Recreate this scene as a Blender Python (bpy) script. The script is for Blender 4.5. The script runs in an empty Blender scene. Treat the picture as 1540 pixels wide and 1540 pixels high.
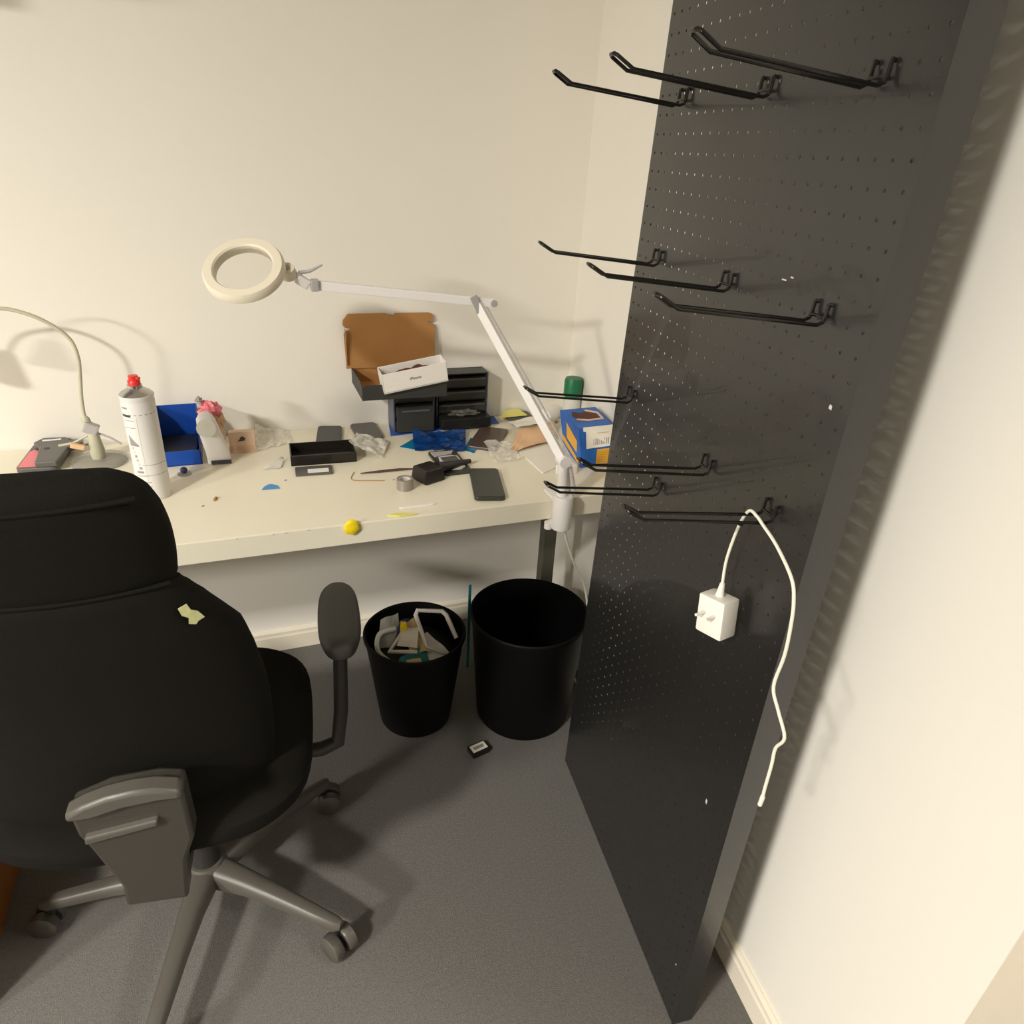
import bpy, bmesh, math, random
from mathutils import Vector, Matrix, noise
S = bpy.context.scene
C = S.collection
PI = math.pi
random.seed(7)

# ------------------------------------------------------------------ camera, world, lights, exposure
cam_d = bpy.data.cameras.new('camera'); cam = bpy.data.objects.new('camera', cam_d); C.objects.link(cam)
cam_d.sensor_width = 36.0; cam_d.sensor_fit = 'HORIZONTAL'; cam_d.lens = 1047.0 / 1540.0 * 36.0; cam_d.clip_start = 0.02
RT = Vector((0.93447757, -0.35154965, 0.05625394)).normalized()
UP = Vector((0.11393497, 0.44499426, 0.88825612))
FW = Vector((0.33729881, 0.82364613, -0.45589095)).normalized()
UP = (UP - FW * UP.dot(FW) - RT * UP.dot(RT)).normalized()
cam.matrix_world = Matrix(((RT.x, UP.x, -FW.x, -0.9489), (RT.y, UP.y, -FW.y, -1.9225), (RT.z, UP.z, -FW.z, 1.459), (0, 0, 0, 1)))
S.camera = cam

world = bpy.data.worlds.new('world'); S.world = world; world.use_nodes = True
world.node_tree.nodes['Background'].inputs[0].default_value = (1.0, 0.9, 0.75, 1)
world.node_tree.nodes['Background'].inputs[1].default_value = 0.05

def area(name, loc, size, power, col, rot=(0, 0, 0)):
    l = bpy.data.lights.new(name, 'AREA'); l.shape = 'RECTANGLE'; l.size = size[0]; l.size_y = size[1]
    l.energy = power; l.color = col
    o = bpy.data.objects.new(name, l); o.location = loc; o.rotation_euler = rot; C.objects.link(o)
    return o
area('return_wall_fill', (-2.95, -2.55, 2.57), (0.28, 0.28), 50, (1.0, 0.955, 0.87))
area('return_wall_fill', (-5.9, -3.55, 2.57), (0.6, 0.6), 166, (1.0, 0.955, 0.87))
area('return_wall_fill', (0.95, -2.7, 2.57), (0.45, 0.45), 20, (1.0, 0.955, 0.87))  # fill lamp added to brighten the corner return wall

S.view_settings.view_transform = 'Standard'
try: S.view_settings.look = 'None'
except Exception: pass
S.view_settings.gamma = 1.0; S.view_settings.use_curve_mapping = False
S.view_settings.exposure = 1.53
S.cycles.max_bounces = 10; S.cycles.diffuse_bounces = 6; S.cycles.glossy_bounces = 4
S.cycles.transparent_max_bounces = 12; S.cycles.transmission_bounces = 6
S.cycles.use_denoising = True
S.cycles.sample_clamp_indirect = 4.0

# ------------------------------------------------------------------ materials
def srgb(r, g, b):
    f = lambda c: (c / 255 / 12.92) if c / 255 <= 0.04045 else ((c / 255 + 0.055) / 1.055) ** 2.4
    return (f(r), f(g), f(b), 1)
def mat(name, col, rough=0.5, metal=0.0, bump=0.0, bscale=200.0, var=0.0, vscale=6.0, trans=0.0, alpha=1.0, ior=1.45, coat=0.0, spec=0.5, sheen=0.0):
    m = bpy.data.materials.new(name); m.use_nodes = True
    nt = m.node_tree; p = nt.nodes['Principled BSDF']
    p.inputs['Base Color'].default_value = col; p.inputs['Roughness'].default_value = rough
    p.inputs['Metallic'].default_value = metal; p.inputs['IOR'].default_value = ior
    p.inputs['Transmission Weight'].default_value = trans; p.inputs['Alpha'].default_value = alpha
    p.inputs['Coat Weight'].default_value = coat; p.inputs['Specular IOR Level'].default_value = spec
    p.inputs['Sheen Weight'].default_value = sheen
    tc = nt.nodes.new('ShaderNodeTexCoord')
    if var > 0:
        n = nt.nodes.new('ShaderNodeTexNoise'); n.inputs['Scale'].default_value = vscale; n.inputs['Detail'].default_value = 5
        nt.links.new(tc.outputs['Object'], n.inputs['Vector'])
        r = nt.nodes.new('ShaderNodeValToRGB')
        r.color_ramp.elements[0].position = 0.3; r.color_ramp.elements[1].position = 0.7
        r.color_ramp.elements[0].color = tuple(c * (1 - var) for c in col[:3]) + (1,)
        r.color_ramp.elements[1].color = tuple(min(1, c * (1 + var)) for c in col[:3]) + (1,)
        nt.links.new(n.outputs['Fac'], r.inputs['Fac']); nt.links.new(r.outputs['Color'], p.inputs['Base Color'])
    if bump > 0:
        n2 = nt.nodes.new('ShaderNodeTexNoise'); n2.inputs['Scale'].default_value = bscale; n2.inputs['Detail'].default_value = 3
        nt.links.new(tc.outputs['Object'], n2.inputs['Vector'])
        b = nt.nodes.new('ShaderNodeBump'); b.inputs['Strength'].default_value = bump; b.inputs['Distance'].default_value = 0.002
        nt.links.new(n2.outputs['Fac'], b.inputs['Height']); nt.links.new(b.outputs['Normal'], p.inputs['Normal'])
    return m
M = dict(
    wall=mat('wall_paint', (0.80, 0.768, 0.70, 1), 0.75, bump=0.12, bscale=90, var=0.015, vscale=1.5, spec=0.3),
    wall_far=mat('wall_paint_far_darkened', (0.42, 0.40, 0.37, 1), 0.8),  # unseen walls, darkened to cut bounce light into the shadows
    wall_tan=mat('wall_paint_tan', (0.74, 0.665, 0.55, 1), 0.8, bump=0.1, bscale=90, spec=0.3),  # darker, tanner wall colour for the corner return
    ceiling=mat('ceiling_paint', (0.8, 0.77, 0.7, 1), 0.9),
    base=mat('baseboard_paint', (0.78, 0.72, 0.60, 1), 0.45, bump=0.05, bscale=60),
    carpet=mat('carpet_pile', (0.135, 0.128, 0.119, 1), 0.95, bump=0.9, bscale=420, var=0.13, vscale=170, spec=0.1, sheen=0.2),
    desk=mat('desk_laminate', (0.80, 0.75, 0.61, 1), 0.32, var=0.015, vscale=4),
    desk_leg=mat('desk_leg_metal', (0.10, 0.095, 0.07, 1), 0.4, metal=0.3),
    panel=mat('black_powder_coat', (0.014, 0.0135, 0.013, 1), 0.30, bump=0.10, bscale=700, spec=0.8, coat=0.2),
    wire=mat('black_wire', (0.008, 0.007, 0.006, 1), 0.25, spec=0.6),
    fabric=mat('black_chair_fabric', (0.0085, 0.0076, 0.0060, 1), 0.92, bump=0.6, bscale=900, spec=0.15),
    plastic=mat('black_plastic', (0.030, 0.028, 0.025, 1), 0.42, bump=0.1, bscale=500),
    pad=mat('armrest_rubber', (0.040, 0.039, 0.035, 1), 0.50, bump=0.1, bscale=500),
    bracket=mat('bracket_plastic', (0.045, 0.041, 0.034, 1), 0.36, bump=0.1, bscale=400),
    greyplastic=mat('grey_plastic', (0.085, 0.078, 0.066, 1), 0.38, bump=0.1, bscale=400),
    bin=mat('bin_black', (0.0022, 0.0021, 0.0024, 1), 0.55, spec=0.25),
    lampwhite=mat('lamp_white', (0.82, 0.79, 0.77, 1), 0.4),
    lampcream=mat('lamp_cream', (0.80, 0.74, 0.60, 1), 0.4),
    lampgrey=mat('lamp_grey', (0.42, 0.40, 0.40, 1), 0.4),
    lens=mat('lens_glass', (0.97, 0.97, 0.95, 1), 0.02, trans=1.0, ior=1.05, spec=0.3),
    goose=mat('gooseneck_grey_green', (0.50, 0.49, 0.37, 1), 0.4, var=0.05, vscale=30),
    cleargrey=mat('translucent_grey_plastic', (0.55, 0.53, 0.46, 1), 0.25, alpha=0.45),
    clear=mat('clear_film', (0.86, 0.84, 0.78, 1), 0.15, alpha=0.32),
    milky=mat('milky_film', (0.80, 0.79, 0.72, 1), 0.25, alpha=0.75),
    canwhite=mat('can_label_white', (0.76, 0.74, 0.72, 1), 0.3),
    silver=mat('silver_metal', (0.55, 0.53, 0.50, 1), 0.25, metal=0.9),
    red=mat('red_nozzle', srgb(226, 52, 44), 0.35),
    ink=mat('dark_ink', (0.05, 0.045, 0.06, 1), 0.5),
    inkgrey=mat('grey_ink', (0.30, 0.28, 0.30, 1), 0.5),
    blue=mat('blue_plastic', srgb(18, 70, 160), 0.35),
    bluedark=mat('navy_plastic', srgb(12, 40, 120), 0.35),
    bluemat=mat('blue_mat', srgb(52, 92, 178), 0.45),
    bluefilm=mat('blue_film', srgb(14, 58, 118), 0.2, alpha=0.85, var=0.35, vscale=30),
    cyanfilm=mat('cyan_film', srgb(10, 130, 180), 0.2, alpha=0.85),
    bluebox=mat('blue_carton', srgb(28, 98, 186), 0.5, var=0.1, vscale=25),
    yellowink=mat('carton_yellow', srgb(225, 168, 60), 0.5),
    orangeink=mat('carton_stripe', srgb(190, 150, 40), 0.5),
    carton=mat('brown_cardboard', srgb(172, 124, 72), 0.8, var=0.06, vscale=15, bump=0.1, bscale=80),
    cartondark=mat('brown_leather_scrap', srgb(84, 44, 30), 0.7),
    blackcarton=mat('black_carton', (0.030, 0.031, 0.027, 1), 0.55),
    whitecarton=mat('white_carton', (0.83, 0.79, 0.75, 1), 0.45),
    organizer=mat('organizer_black', (0.012, 0.013, 0.012, 1), 0.35),
    orgedge=mat('organizer_edge', (0.07, 0.085, 0.12, 1), 0.35),
    phone=mat('phone_dark', (0.040, 0.041, 0.034, 1), 0.35),
    phoneg=mat('phone_grey', (0.10, 0.095, 0.088, 1), 0.35),
    phonebrown=mat('phone_brown', (0.085, 0.06, 0.05, 1), 0.25),
    tray=mat('tray_black', (0.014, 0.012, 0.010, 1), 0.3),
    white=mat('white_plastic', (0.84, 0.81, 0.74, 1), 0.35),
    paper=mat('paper_white', (0.84, 0.80, 0.71, 1), 0.7),
    manila=mat('manila_paper', srgb(222, 182, 142), 0.7, var=0.04, vscale=20),
    beige=mat('beige_paper', srgb(214, 178, 150), 0.7),
    pink=mat('pink_film', srgb(226, 128, 138), 0.3, var=0.2, vscale=40),
    pinkbox=mat('pink_carton', srgb(222, 192, 168), 0.6),
    screenpink=mat('pink_screen', srgb(230, 118, 128), 0.3),
    yellow=mat('yellow_putty', srgb(240, 214, 20), 0.5, var=0.1, vscale=80),
    note=mat('yellow_note', srgb(222, 214, 120), 0.6),
    green=mat('green_cap', srgb(30, 112, 72), 0.4),
    bottle=mat('bottle_clear', (0.74, 0.73, 0.66, 1), 0.2, alpha=0.8),
    pick=mat('blue_pick', srgb(60, 138, 200), 0.35),
    tape=mat('grey_tape', (0.33, 0.30, 0.27, 1), 0.35, metal=0.4),
    teal=mat('teal_plastic', srgb(30, 118, 122), 0.4),
    tag=mat('pale_green_tag', srgb(176, 176, 128), 0.6, var=0.1, vscale=120),
    cable=mat('white_cable', (0.80, 0.79, 0.68, 1), 0.45),
    brownbox=mat('orange_brown_wood', srgb(140, 84, 28), 0.6, var=0.15, vscale=8),
    scuff=mat('scuff_white', (0.6, 0.58, 0.55, 1), 0.6),
    trashbrown=mat('trash_tan', srgb(214, 188, 140), 0.7),
    navyscrap=mat('navy_scrap', srgb(44, 56, 100), 0.5),
    cabinet=mat('dark_cabinet', (0.01, 0.01, 0.012, 1), 0.5),
)

# ------------------------------------------------------------------ mesh helpers
class B:
    def __init__(s): s.bm = bmesh.new()
    def box(s, c, size, rz=0, R=None, taper=None, bevel=0):
        Rm = R if R is not None else Matrix.Rotation(rz, 3, 'Z')
        vs = []
        for k in (-1, 1):
            for (i, j) in ((-1, -1), (1, -1), (1, 1), (-1, 1)):
                t = taper if (taper and k == 1) else 1
                vs.append(s.bm.verts.new(Vector(c) + Rm @ Vector((i * size[0] / 2 * t, j * size[1] / 2 * t, k * size[2] / 2))))
        fs = [s.bm.faces.new([vs[a] for a in f]) for f in ((3, 2, 1, 0), (4, 5, 6, 7), (0, 1, 5, 4), (1, 2, 6, 5), (2, 3, 7, 6), (3, 0, 4, 7))]
        if bevel > 0:
            es = list({e for f in fs for e in f.edges})
            bmesh.ops.bevel(s.bm, geom=es, offset=bevel, segments=2, affect='EDGES', profile=0.6)
        return s
    def hexa(s, b, t):   # bottom four points, top four points
        vs = [s.bm.verts.new(p) for p in list(b) + list(t)]
        for f in ((3, 2, 1, 0), (4, 5, 6, 7), (0, 1, 5, 4), (1, 2, 6, 5), (2, 3, 7, 6), (3, 0, 4, 7)): s.bm.faces.new([vs[a] for a in f])
        return s
    def rings(s, rings, cap=True, closed=False):
        rv = [[s.bm.verts.new(p) for p in r] for r in rings]
        n = len(rv[0])
        m = len(rv) if closed else len(rv) - 1
        for i in range(m):
            a = rv[i]; b = rv[(i + 1) % len(rv)]
            for j in range(n): s.bm.faces.new((a[j], a[(j + 1) % n], b[(j + 1) % n], b[j]))
        if cap and not closed:
            s.bm.faces.new(rv[0][::-1]); s.bm.faces.new(rv[-1])
        return s
    def tube(s, pts, r, n=8, cap=True, closed=False):
        pts = [Vector(p) for p in pts]; rs = r if isinstance(r, (list, tuple)) else [r] * len(pts)
        rings = []; prev = None
        for i, p in enumerate(pts):
            if closed: t = (pts[(i + 1) % len(pts)] - pts[i - 1]).normalized()
            elif i == 0: t = (pts[1] - p).normalized()
            elif i == len(pts) - 1: t = (p - pts[i - 1]).normalized()
            else: t = ((pts[i + 1] - p).normalized() + (p - pts[i - 1]).normalized()).normalized()
            if prev is None:
                u = t.cross(Vector((0, 0, 1)))
                if u.length < 1e-3: u = t.cross(Vector((1, 0, 0)))
            else: u = prev - t * prev.dot(t)
            u.normalize(); prev = u; w = t.cross(u)
            rings.append([p + (u * math.cos(2 * PI * k / n) + w * math.sin(2 * PI * k / n)) * rs[i] for k in range(n)])
        return s.rings(rings, cap, closed)
    def cyl(s, p0, p1, r0, r1=None, n=24): return s.tube([p0, p1], [r0, r0 if r1 is None else r1], n)
    def lathe(s, prof, n=32, c=(0, 0, 0), cap=True):
        return s.rings([[Vector(c) + Vector((r * math.cos(2 * PI * k / n), r * math.sin(2 * PI * k / n), z)) for k in range(n)] for r, z in prof], cap)
    def prism(s, poly, d, X=(1, 0, 0), Y=(0, 1, 0), O=(0, 0, 0)):
        X = Vector(X); Y = Vector(Y); N = X.cross(Y).normalized(); O = Vector(O)
        a = [s.bm.verts.new(O + X * p[0] + Y * p[1]) for p in poly]; b = [s.bm.verts.new(O + X * p[0] + Y * p[1] + N * d) for p in poly]
        n = len(poly); s.bm.faces.new(a[::-1]); s.bm.faces.new(b)
        for i in range(n): s.bm.faces.new((a[i], a[(i + 1) % n], b[(i + 1) % n], b[i]))
        return s
    def sheet(s, P, nu, nv, th=0.0006):   # P(u,v) -> point; closed thin sheet
        g = [[[s.bm.verts.new(Vector(P(i / nu, j / nv)) + Vector((0, 0, k * th))) for j in range(nv + 1)] for i in range(nu + 1)] for k in (0, 1)]
        for i in range(nu):
            for j in range(nv):
                s.bm.faces.new((g[1][i][j], g[1][i + 1][j], g[1][i + 1][j + 1], g[1][i][j + 1]))
                s.bm.faces.new((g[0][i][j + 1], g[0][i + 1][j + 1], g[0][i + 1][j], g[0][i][j]))
        for i in range(nu):
            s.bm.faces.new((g[0][i][0], g[0][i + 1][0], g[1][i + 1][0], g[1][i][0])); s.bm.faces.new((g[1][i][nv], g[1][i + 1][nv], g[0][i + 1][nv], g[0][i][nv]))
        for j in range(nv):
            s.bm.faces.new((g[1][0][j], g[1][0][j + 1], g[0][0][j + 1], g[0][0][j])); s.bm.faces.new((g[0][nu][j], g[0][nu][j + 1], g[1][nu][j + 1], g[1][nu][j]))
        return s
    def curved(s, r, a0, a1, z0, z1, th=0.0006, n=8):   # patch on an upright cylinder
        ring = []
        for k in range(n + 1):
            a = a0 + (a1 - a0) * k / n; c, q = math.cos(a), math.sin(a)
            ring.append([(c * r, q * r, z0), (c * (r + th), q * (r + th), z0), (c * (r + th), q * (r + th), z1), (c * r, q * r, z1)])
        return s.rings(ring)

def obj(name, b, m, parent=None, smooth=False, loc=None, rz=0.0, bevel=0, sub=0):
    bm = b.bm
    bmesh.ops.recalc_face_normals(bm, faces=bm.faces)
    me = bpy.data.meshes.new(name); bm.to_mesh(me); bm.free()
    me.materials.append(M[m] if isinstance(m, str) else m)
    if smooth:
        for p in me.polygons: p.use_smooth = True
        try: me.set_sharp_from_angle(angle=math.radians(42))
        except Exception: pass
    o = bpy.data.objects.new(name, me); C.objects.link(o)
    if parent is not None: o.parent = parent
    if loc is not None: o.location = loc
    o.rotation_euler.z = rz
    if bevel > 0:
        md = o.modifiers.new('bevel', 'BEVEL'); md.width = bevel; md.segments = 2; md.limit_method = 'ANGLE'; md.angle_limit = math.radians(50)
    if sub:
        md = o.modifiers.new('sub', 'SUBSURF'); md.levels = sub; md.render_levels = sub
    return o
def tag(o, label, cat, group=None, kind=None):
    o['label'] = label; o['category'] = cat
    if group: o['group'] = group
    if kind: o['kind'] = kind
    return o
def thing(name, label, cat, loc=(0, 0, 0), rz=0.0, group=None):
    o = bpy.data.objects.new(name, None); C.objects.link(o); o.location = loc; o.rotation_euler = (0, 0, rz); o.empty_display_size = 0.05
    return tag(o, label, cat, group)
def struct(o):
    o['kind'] = 'structure'; return o
def text(name, body, size, m, parent, mw):
    cu = bpy.data.curves.new(name, 'FONT'); cu.body = body; cu.size = size; cu.extrude = 0.0002; cu.align_x = 'CENTER'; cu.align_y = 'CENTER'
    t = bpy.data.objects.new(name + '_tmp', cu); C.objects.link(t)
    dg = bpy.context.evaluated_depsgraph_get(); me = bpy.data.meshes.new_from_object(t.evaluated_get(dg))
    bpy.data.objects.remove(t); bpy.data.curves.remove(cu)
    me.materials.clear(); me.materials.append(M[m])
    o = bpy.data.objects.new(name, me); C.objects.link(o); o.parent = parent; o.matrix_basis = mw
    return o
def rrect(w, h, r, n=5, cx=0, cy=0):
    pts = []
    for (sx, sy, a0) in ((1, 1, 0), (-1, 1, PI / 2), (-1, -1, PI), (1, -1, 1.5 * PI)):
        for k in range(n + 1):
            a = a0 + PI / 2 * k / n
            pts.append((cx + sx * (w / 2 - r) + r * math.cos(a), cy + sy * (h / 2 - r) + r * math.sin(a)))
    return pts
def sell(cx, cy, a, b, z, n=32, e=2.6, curve=0.0):   # superellipse ring
    out = []
    for k in range(n):
        t = 2 * PI * k / n; c, s_ = math.cos(t), math.sin(t)
        x = a * math.copysign(abs(c) ** (2 / e), c); y = b * math.copysign(abs(s_) ** (2 / e), s_)
        out.append(Vector((cx + x, cy + y + curve * (x * x), z)))
    return out
def spline(pts, k=8):
    P = [Vector(p) for p in pts]; out = []
    for i in range(len(P) - 1):
        p0 = P[max(i - 1, 0)]; p1 = P[i]; p2 = P[i + 1]; p3 = P[min(i + 2, len(P) - 1)]
        for j in range(k):
            t = j / k
            out.append(0.5 * ((2 * p1) + (p2 - p0) * t + (2 * p0 - 5 * p1 + 4 * p2 - p3) * t * t + (3 * p1 - p0 - 3 * p2 + p3) * t ** 3))
    out.append(P[-1]); return out
def quad_sheet(c00, c10, c11, c01, amp=0.0, seed=0, fr=30):
    c00, c10, c11, c01 = map(Vector, (c00, c10, c11, c01))
    def P(u, v):
        p = c00 * (1 - u) * (1 - v) + c10 * u * (1 - v) + c11 * u * v + c01 * (1 - u) * v
        return p + Vector((0, 0, abs(noise.noise(Vector((p.x * fr + seed, p.y * fr, seed))) * amp)))
    return P

# ------------------------------------------------------------------ room
PD = Vector((0.1134, 0.99355, 0)); PN = Vector((-0.99355, 0.1134, 0))     # along the right wall, and out from it
RWO = Vector((-0.1585, -1.3883, 0))                                         # foot of the right wall opposite the panel front
PF = Vector((-0.3264, -1.3691, 0))                                          # front foot of the perforated panel
RC = RWO - PD * 0.30                                                        # outer corner of the right wall
AE = math.atan2(PD.y, PD.x)
H = 2.6
struct(obj('floor', B().box((-3.15, -2.95, -0.03), (9.9, 6.2, 0.06)), 'carpet'))
struct(obj('ceiling', B().box((-3.15, -2.95, H + 0.03), (9.9, 6.2, 0.06)), 'ceiling'))
struct(obj('wall_back', B().box((-3.94, 0.05, H / 2), (8.12, 0.1, H)), 'wall'))
struct(obj('wall_left', B().box((-8.05, -3.0, H / 2), (0.1, 6.0, H)), 'wall_far'))
struct(obj('wall_front', B().box((-3.15, -6.05, H / 2), (9.9, 0.1, H)), 'wall_far'))
struct(obj('wall_east', B().box((1.75, -3.75, H / 2), (0.1, 4.5, H)), 'wall'))
e2 = Vector((0.0, 0.0, 0))
q = -PN
struct(obj('wall_right', B().hexa([RC, RC + q * 0.12, Vector((0.121, 0.05, 0)), Vector((0.0, 0.0, 0))],
                                 [RC + Vector((0, 0, H)), RC + q * 0.12 + Vector((0, 0, H)), Vector((0.121, 0.05, H)), Vector((0.0, 0.0, H))]), 'wall'))
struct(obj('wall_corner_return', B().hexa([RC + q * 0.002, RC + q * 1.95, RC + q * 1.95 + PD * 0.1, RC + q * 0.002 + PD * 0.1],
                                 [p + Vector((0, 0, H)) for p in (RC + q * 0.002, RC + q * 1.95, RC + q * 1.95 + PD * 0.1, RC + q * 0.002 + PD * 0.1)]), 'wall_tan'))
# baseboards: a board with a stepped, rounded top
BP = [(0, 0), (0.014, 0), (0.014, 0.052), (0.011, 0.058), (0.011, 0.068), (0.005, 0.074), (0, 0.074)]
struct(obj('baseboard_back', B().prism(BP, 7.98, X=(0, -1, 0), Y=(0, 0, 1), O=(-0.015, 0, 0)), 'base'))
struct(obj('baseboard_right', B().prism(BP, 1.67, X=PN, Y=(0, 0, 1), O=RC + PD * 0.0), 'base'))
struct(obj('baseboard_left', B().prism(BP, 5.9, X=(1, 0, 0), Y=(0, 0, 1), O=(-8.0, -0.02, 0)), 'base'))
# guessed cabinet, added unseen on the back wall for the dark reflection in the panel
cb = thing('added_cabinet', 'guessed dark cabinet added out of view for the dark reflection in the black panel', 'cabinet', (-2.25, 0, 1.78))
obj('body', B().box((0, -0.17, 0.3), (1.5, 0.34, 0.6)), 'cabinet', cb, bevel=0.003)
for i in (-1, 1):
    d = obj('door', B().box((i * 0.375, -0.35, 0.3), (0.735, 0.018, 0.585)), 'cabinet', cb, bevel=0.002)
    obj('handle', B().tube([(i * 0.06, -0.359, 0.05), (i * 0.06, -0.385, 0.05), (i * 0.06, -0.385, 0.17), (i * 0.06, -0.359, 0.17)], 0.004), 'silver', d)

# ------------------------------------------------------------------ desk
DZ = 0.74
dk = thing('desk', 'cream white desk with thin top pushed against the back wall', 'desk', (0, 0, 0))
obj('desktop', B().hexa([(-2.25, -0.59, 0.69), (-0.072, -0.59, 0.69), (-0.004, -0.003, 0.69), (-2.25, -0.003, 0.69)],
                        [(-2.25, -0.59, DZ), (-0.072, -0.59, DZ), (-0.004, -0.003, DZ), (-2.25, -0.003, DZ)]), 'desk', dk, bevel=0.002)
for (x, y) in ((-0.165, -0.30), (-2.10, -0.53), (-2.10, -0.06)):
    l = obj('leg', B().box((x, y, 0.352), (0.038, 0.038, 0.676)), 'desk_leg', dk, bevel=0.002)
    obj('foot', B().cyl((x, y, 0.0), (x, y, 0.015), 0.016), 'plastic', l)
obj('rail', B().box((-0.165, -0.295, 0.675), (0.06, 0.43, 0.03)), 'desk_leg', dk)
# small chips along the front edge
for (x, w) in ((-0.905, 0.006), (-0.93, 0.004), (-0.86, 0.005), (-1.0, 0.003)):
    obj('chip', B().box((x, -0.5903, DZ - 0.003), (w, 0.001, 0.003)), 'scuff', dk)

# ------------------------------------------------------------------ perforated panel
def pp(s, z, d=0.0): return PF + PD * s + PN * d + Vector((0, 0, z))
PW = 0.66
def px_s(s, z): return s * (1 - 0.045 * z / 1.0 * 1.0)
pan = thing('perforated_panel', 'tall black perforated metal panel standing on the floor beside the right wall', 'panel', tuple(PF), 0)
def lp(v): return Vector(v) - PF
b = B(); pitch = 0.0275; ncol = 24; nrow = 73; z0 = 0.004; r = 0.0022
for i in range(ncol):
    for j in range(nrow):
        cs = (i + 0.5) * pitch; cz = z0 + (j + 0.5) * pitch; h = pitch / 2
        sq = [(h, 0), (h, h), (0, h), (-h, h), (-h, 0), (-h, -h), (0, -h), (h, -h)]
        o_ = [b.bm.verts.new(lp(pp(px_s(cs + a, cz), cz + c))) for a, c in sq]
        n_ = [b.bm.verts.new(lp(pp(px_s(cs, cz) + r * math.cos(k * PI / 4), cz + r * math.sin(k * PI / 4)))) for k in range(8)]
        for k in range(8): b.bm.faces.new((o_[k], o_[(k + 1) % 8], n_[(k + 1) % 8], n_[k]))
bmesh.ops.remove_doubles(b.bm, verts=b.bm.verts, dist=0.0012)
me_ = obj('perforated_sheet', b, 'panel', pan)
sd = me_.modifiers.new('solid', 'SOLIDIFY'); sd.thickness = 0.0008; sd.offset = 0
PH = z0 + nrow * pitch
def slab(s0, s1, d0, d1, za, zb, tp=False):
    f = px_s if tp else (lambda s, z: s)
    return [lp(pp(f(s0, za), za, d0)), lp(pp(f(s1, za), za, d0)), lp(pp(f(s1, za), za, d1)), lp(pp(f(s0, za), za, d1))], \
           [lp(pp(f(s0, zb), zb, d0)), lp(pp(f(s1, zb), zb, d0)), lp(pp(f(s1, zb), zb, d1)), lp(pp(f(s0, zb), zb, d1))]
obj('front_flange', B().hexa(*slab(-0.0012, 0.0012, -0.041, 0.0006, 0.0, PH)), 'panel', pan)
obj('front_lip', B().hexa(*slab(0.0012, 0.014, -0.041, -0.0395, 0.0, PH)), 'panel', pan)
obj('rear_flange', B().hexa(*slab(0.6585, 0.6612, -0.030, 0.0, 0.0, PH, True)), 'panel', pan)
obj('foot_plate', B().hexa(*slab(0.004, 0.655, -0.039, -0.002, 0.0, 0.0035)), 'panel', pan)
for (s_, z_, w_, h_, a_) in ((0.17, 1.34, 0.010, 0.002, 0.1), (0.155, 1.345, 0.006, 0.002, 0.1), (0.064, 0.535, 0.004, 0.009, 0.4), (0.03, 1.222, 0.005, 0.006, 0.3), (0.031, 0.14, 0.003, 0.003, 0)):
    obj('scuff', B().prism([(-w_ / 2, -h_ / 2), (w_ / 2, -h_ / 3), (w_ / 3, h_ / 2), (-w_ / 2, h_ / 3)], -0.0004, X=PD, Y=(0, 0, 1), O=lp(pp(s_, z_, 0.0008))), 'scuff', pan)

# ------------------------------------------------------------------ hooks
def hook_mesh():
    w = 0.0125; rise = 0.016; L = 0.188; tl = 0.212; tz = 0.030; p = []
    # local: x = along panel, y = out from the panel, z = up
    left = [(-w, 0.004, 0.023), (-w, 0.005, 0.010), (-w, 0.007, 0.003), (-w, 0.014, 0.0), (-w * 0.8, L, rise), (-w * 0.75, tl - 0.003, tz - 0.002), (-w * 0.45, tl, tz)]
    right = [(-a, y, z) for a, y, z in left[::-1]]
    b = B().tube(left + right, 0.0023, 8)
    b.tube([(-w, 0.0, 0.022), (-w, 0.005, 0.023)], 0.0023, 8); b.tube([(w, 0.0, 0.022), (w, 0.005, 0.023)], 0.0023, 8)
    b.tube([(-w, 0.006, 0.008), (w, 0.006, 0.008)], 0.002, 8)
    return b
HG = 'double wire hooks on the perforated panel'
hooks = [
    (0.5165, 1.54, 'black double wire hook in the top row, farthest back'),
    (0.288, 1.54, 'black double wire hook in the middle of the top row'),
    (0.084, 1.54, 'black double wire hook in the top row, nearest the panel front edge'),
    (0.529, 1.306, 'black double wire hook in the second row, farthest back'),
    (0.295, 1.306, 'black double wire hook in the middle of the second row'),
    (0.084, 1.306, 'black double wire hook in the second row, nearest the panel front edge'),
    (0.560, 1.055, 'black double wire hook whose tip crosses the green capped bottle'),
    (0.255, 1.042, 'black double wire hook whose tip ends at the foot of the blue carton'),
    (0.397, 0.9385, 'lowest black double wire hook, its tip crossing the white desk clamp'),
    (0.084, 1.050, 'black double wire hook that carries the hanging white charger cable'),
]
h0 = None
for (s_, z_, lab) in hooks:
    if h0 is None:
        h0 = obj('peg_hook', hook_mesh(), 'wire', smooth=True); o = h0
    else:
        o = h0.copy(); C.objects.link(o)
    m = Matrix((( PD.x, PN.x, 0, 0), (PD.y, PN.y, 0, 0), (0, 0, 1, 0), (0, 0, 0, 1)))
    o.matrix_world = Matrix.Translation(pp(px_s(s_, 0) if 0 else s_, z_, 0.0008)) @ m
    tag(o, lab, 'hook', HG)

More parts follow.
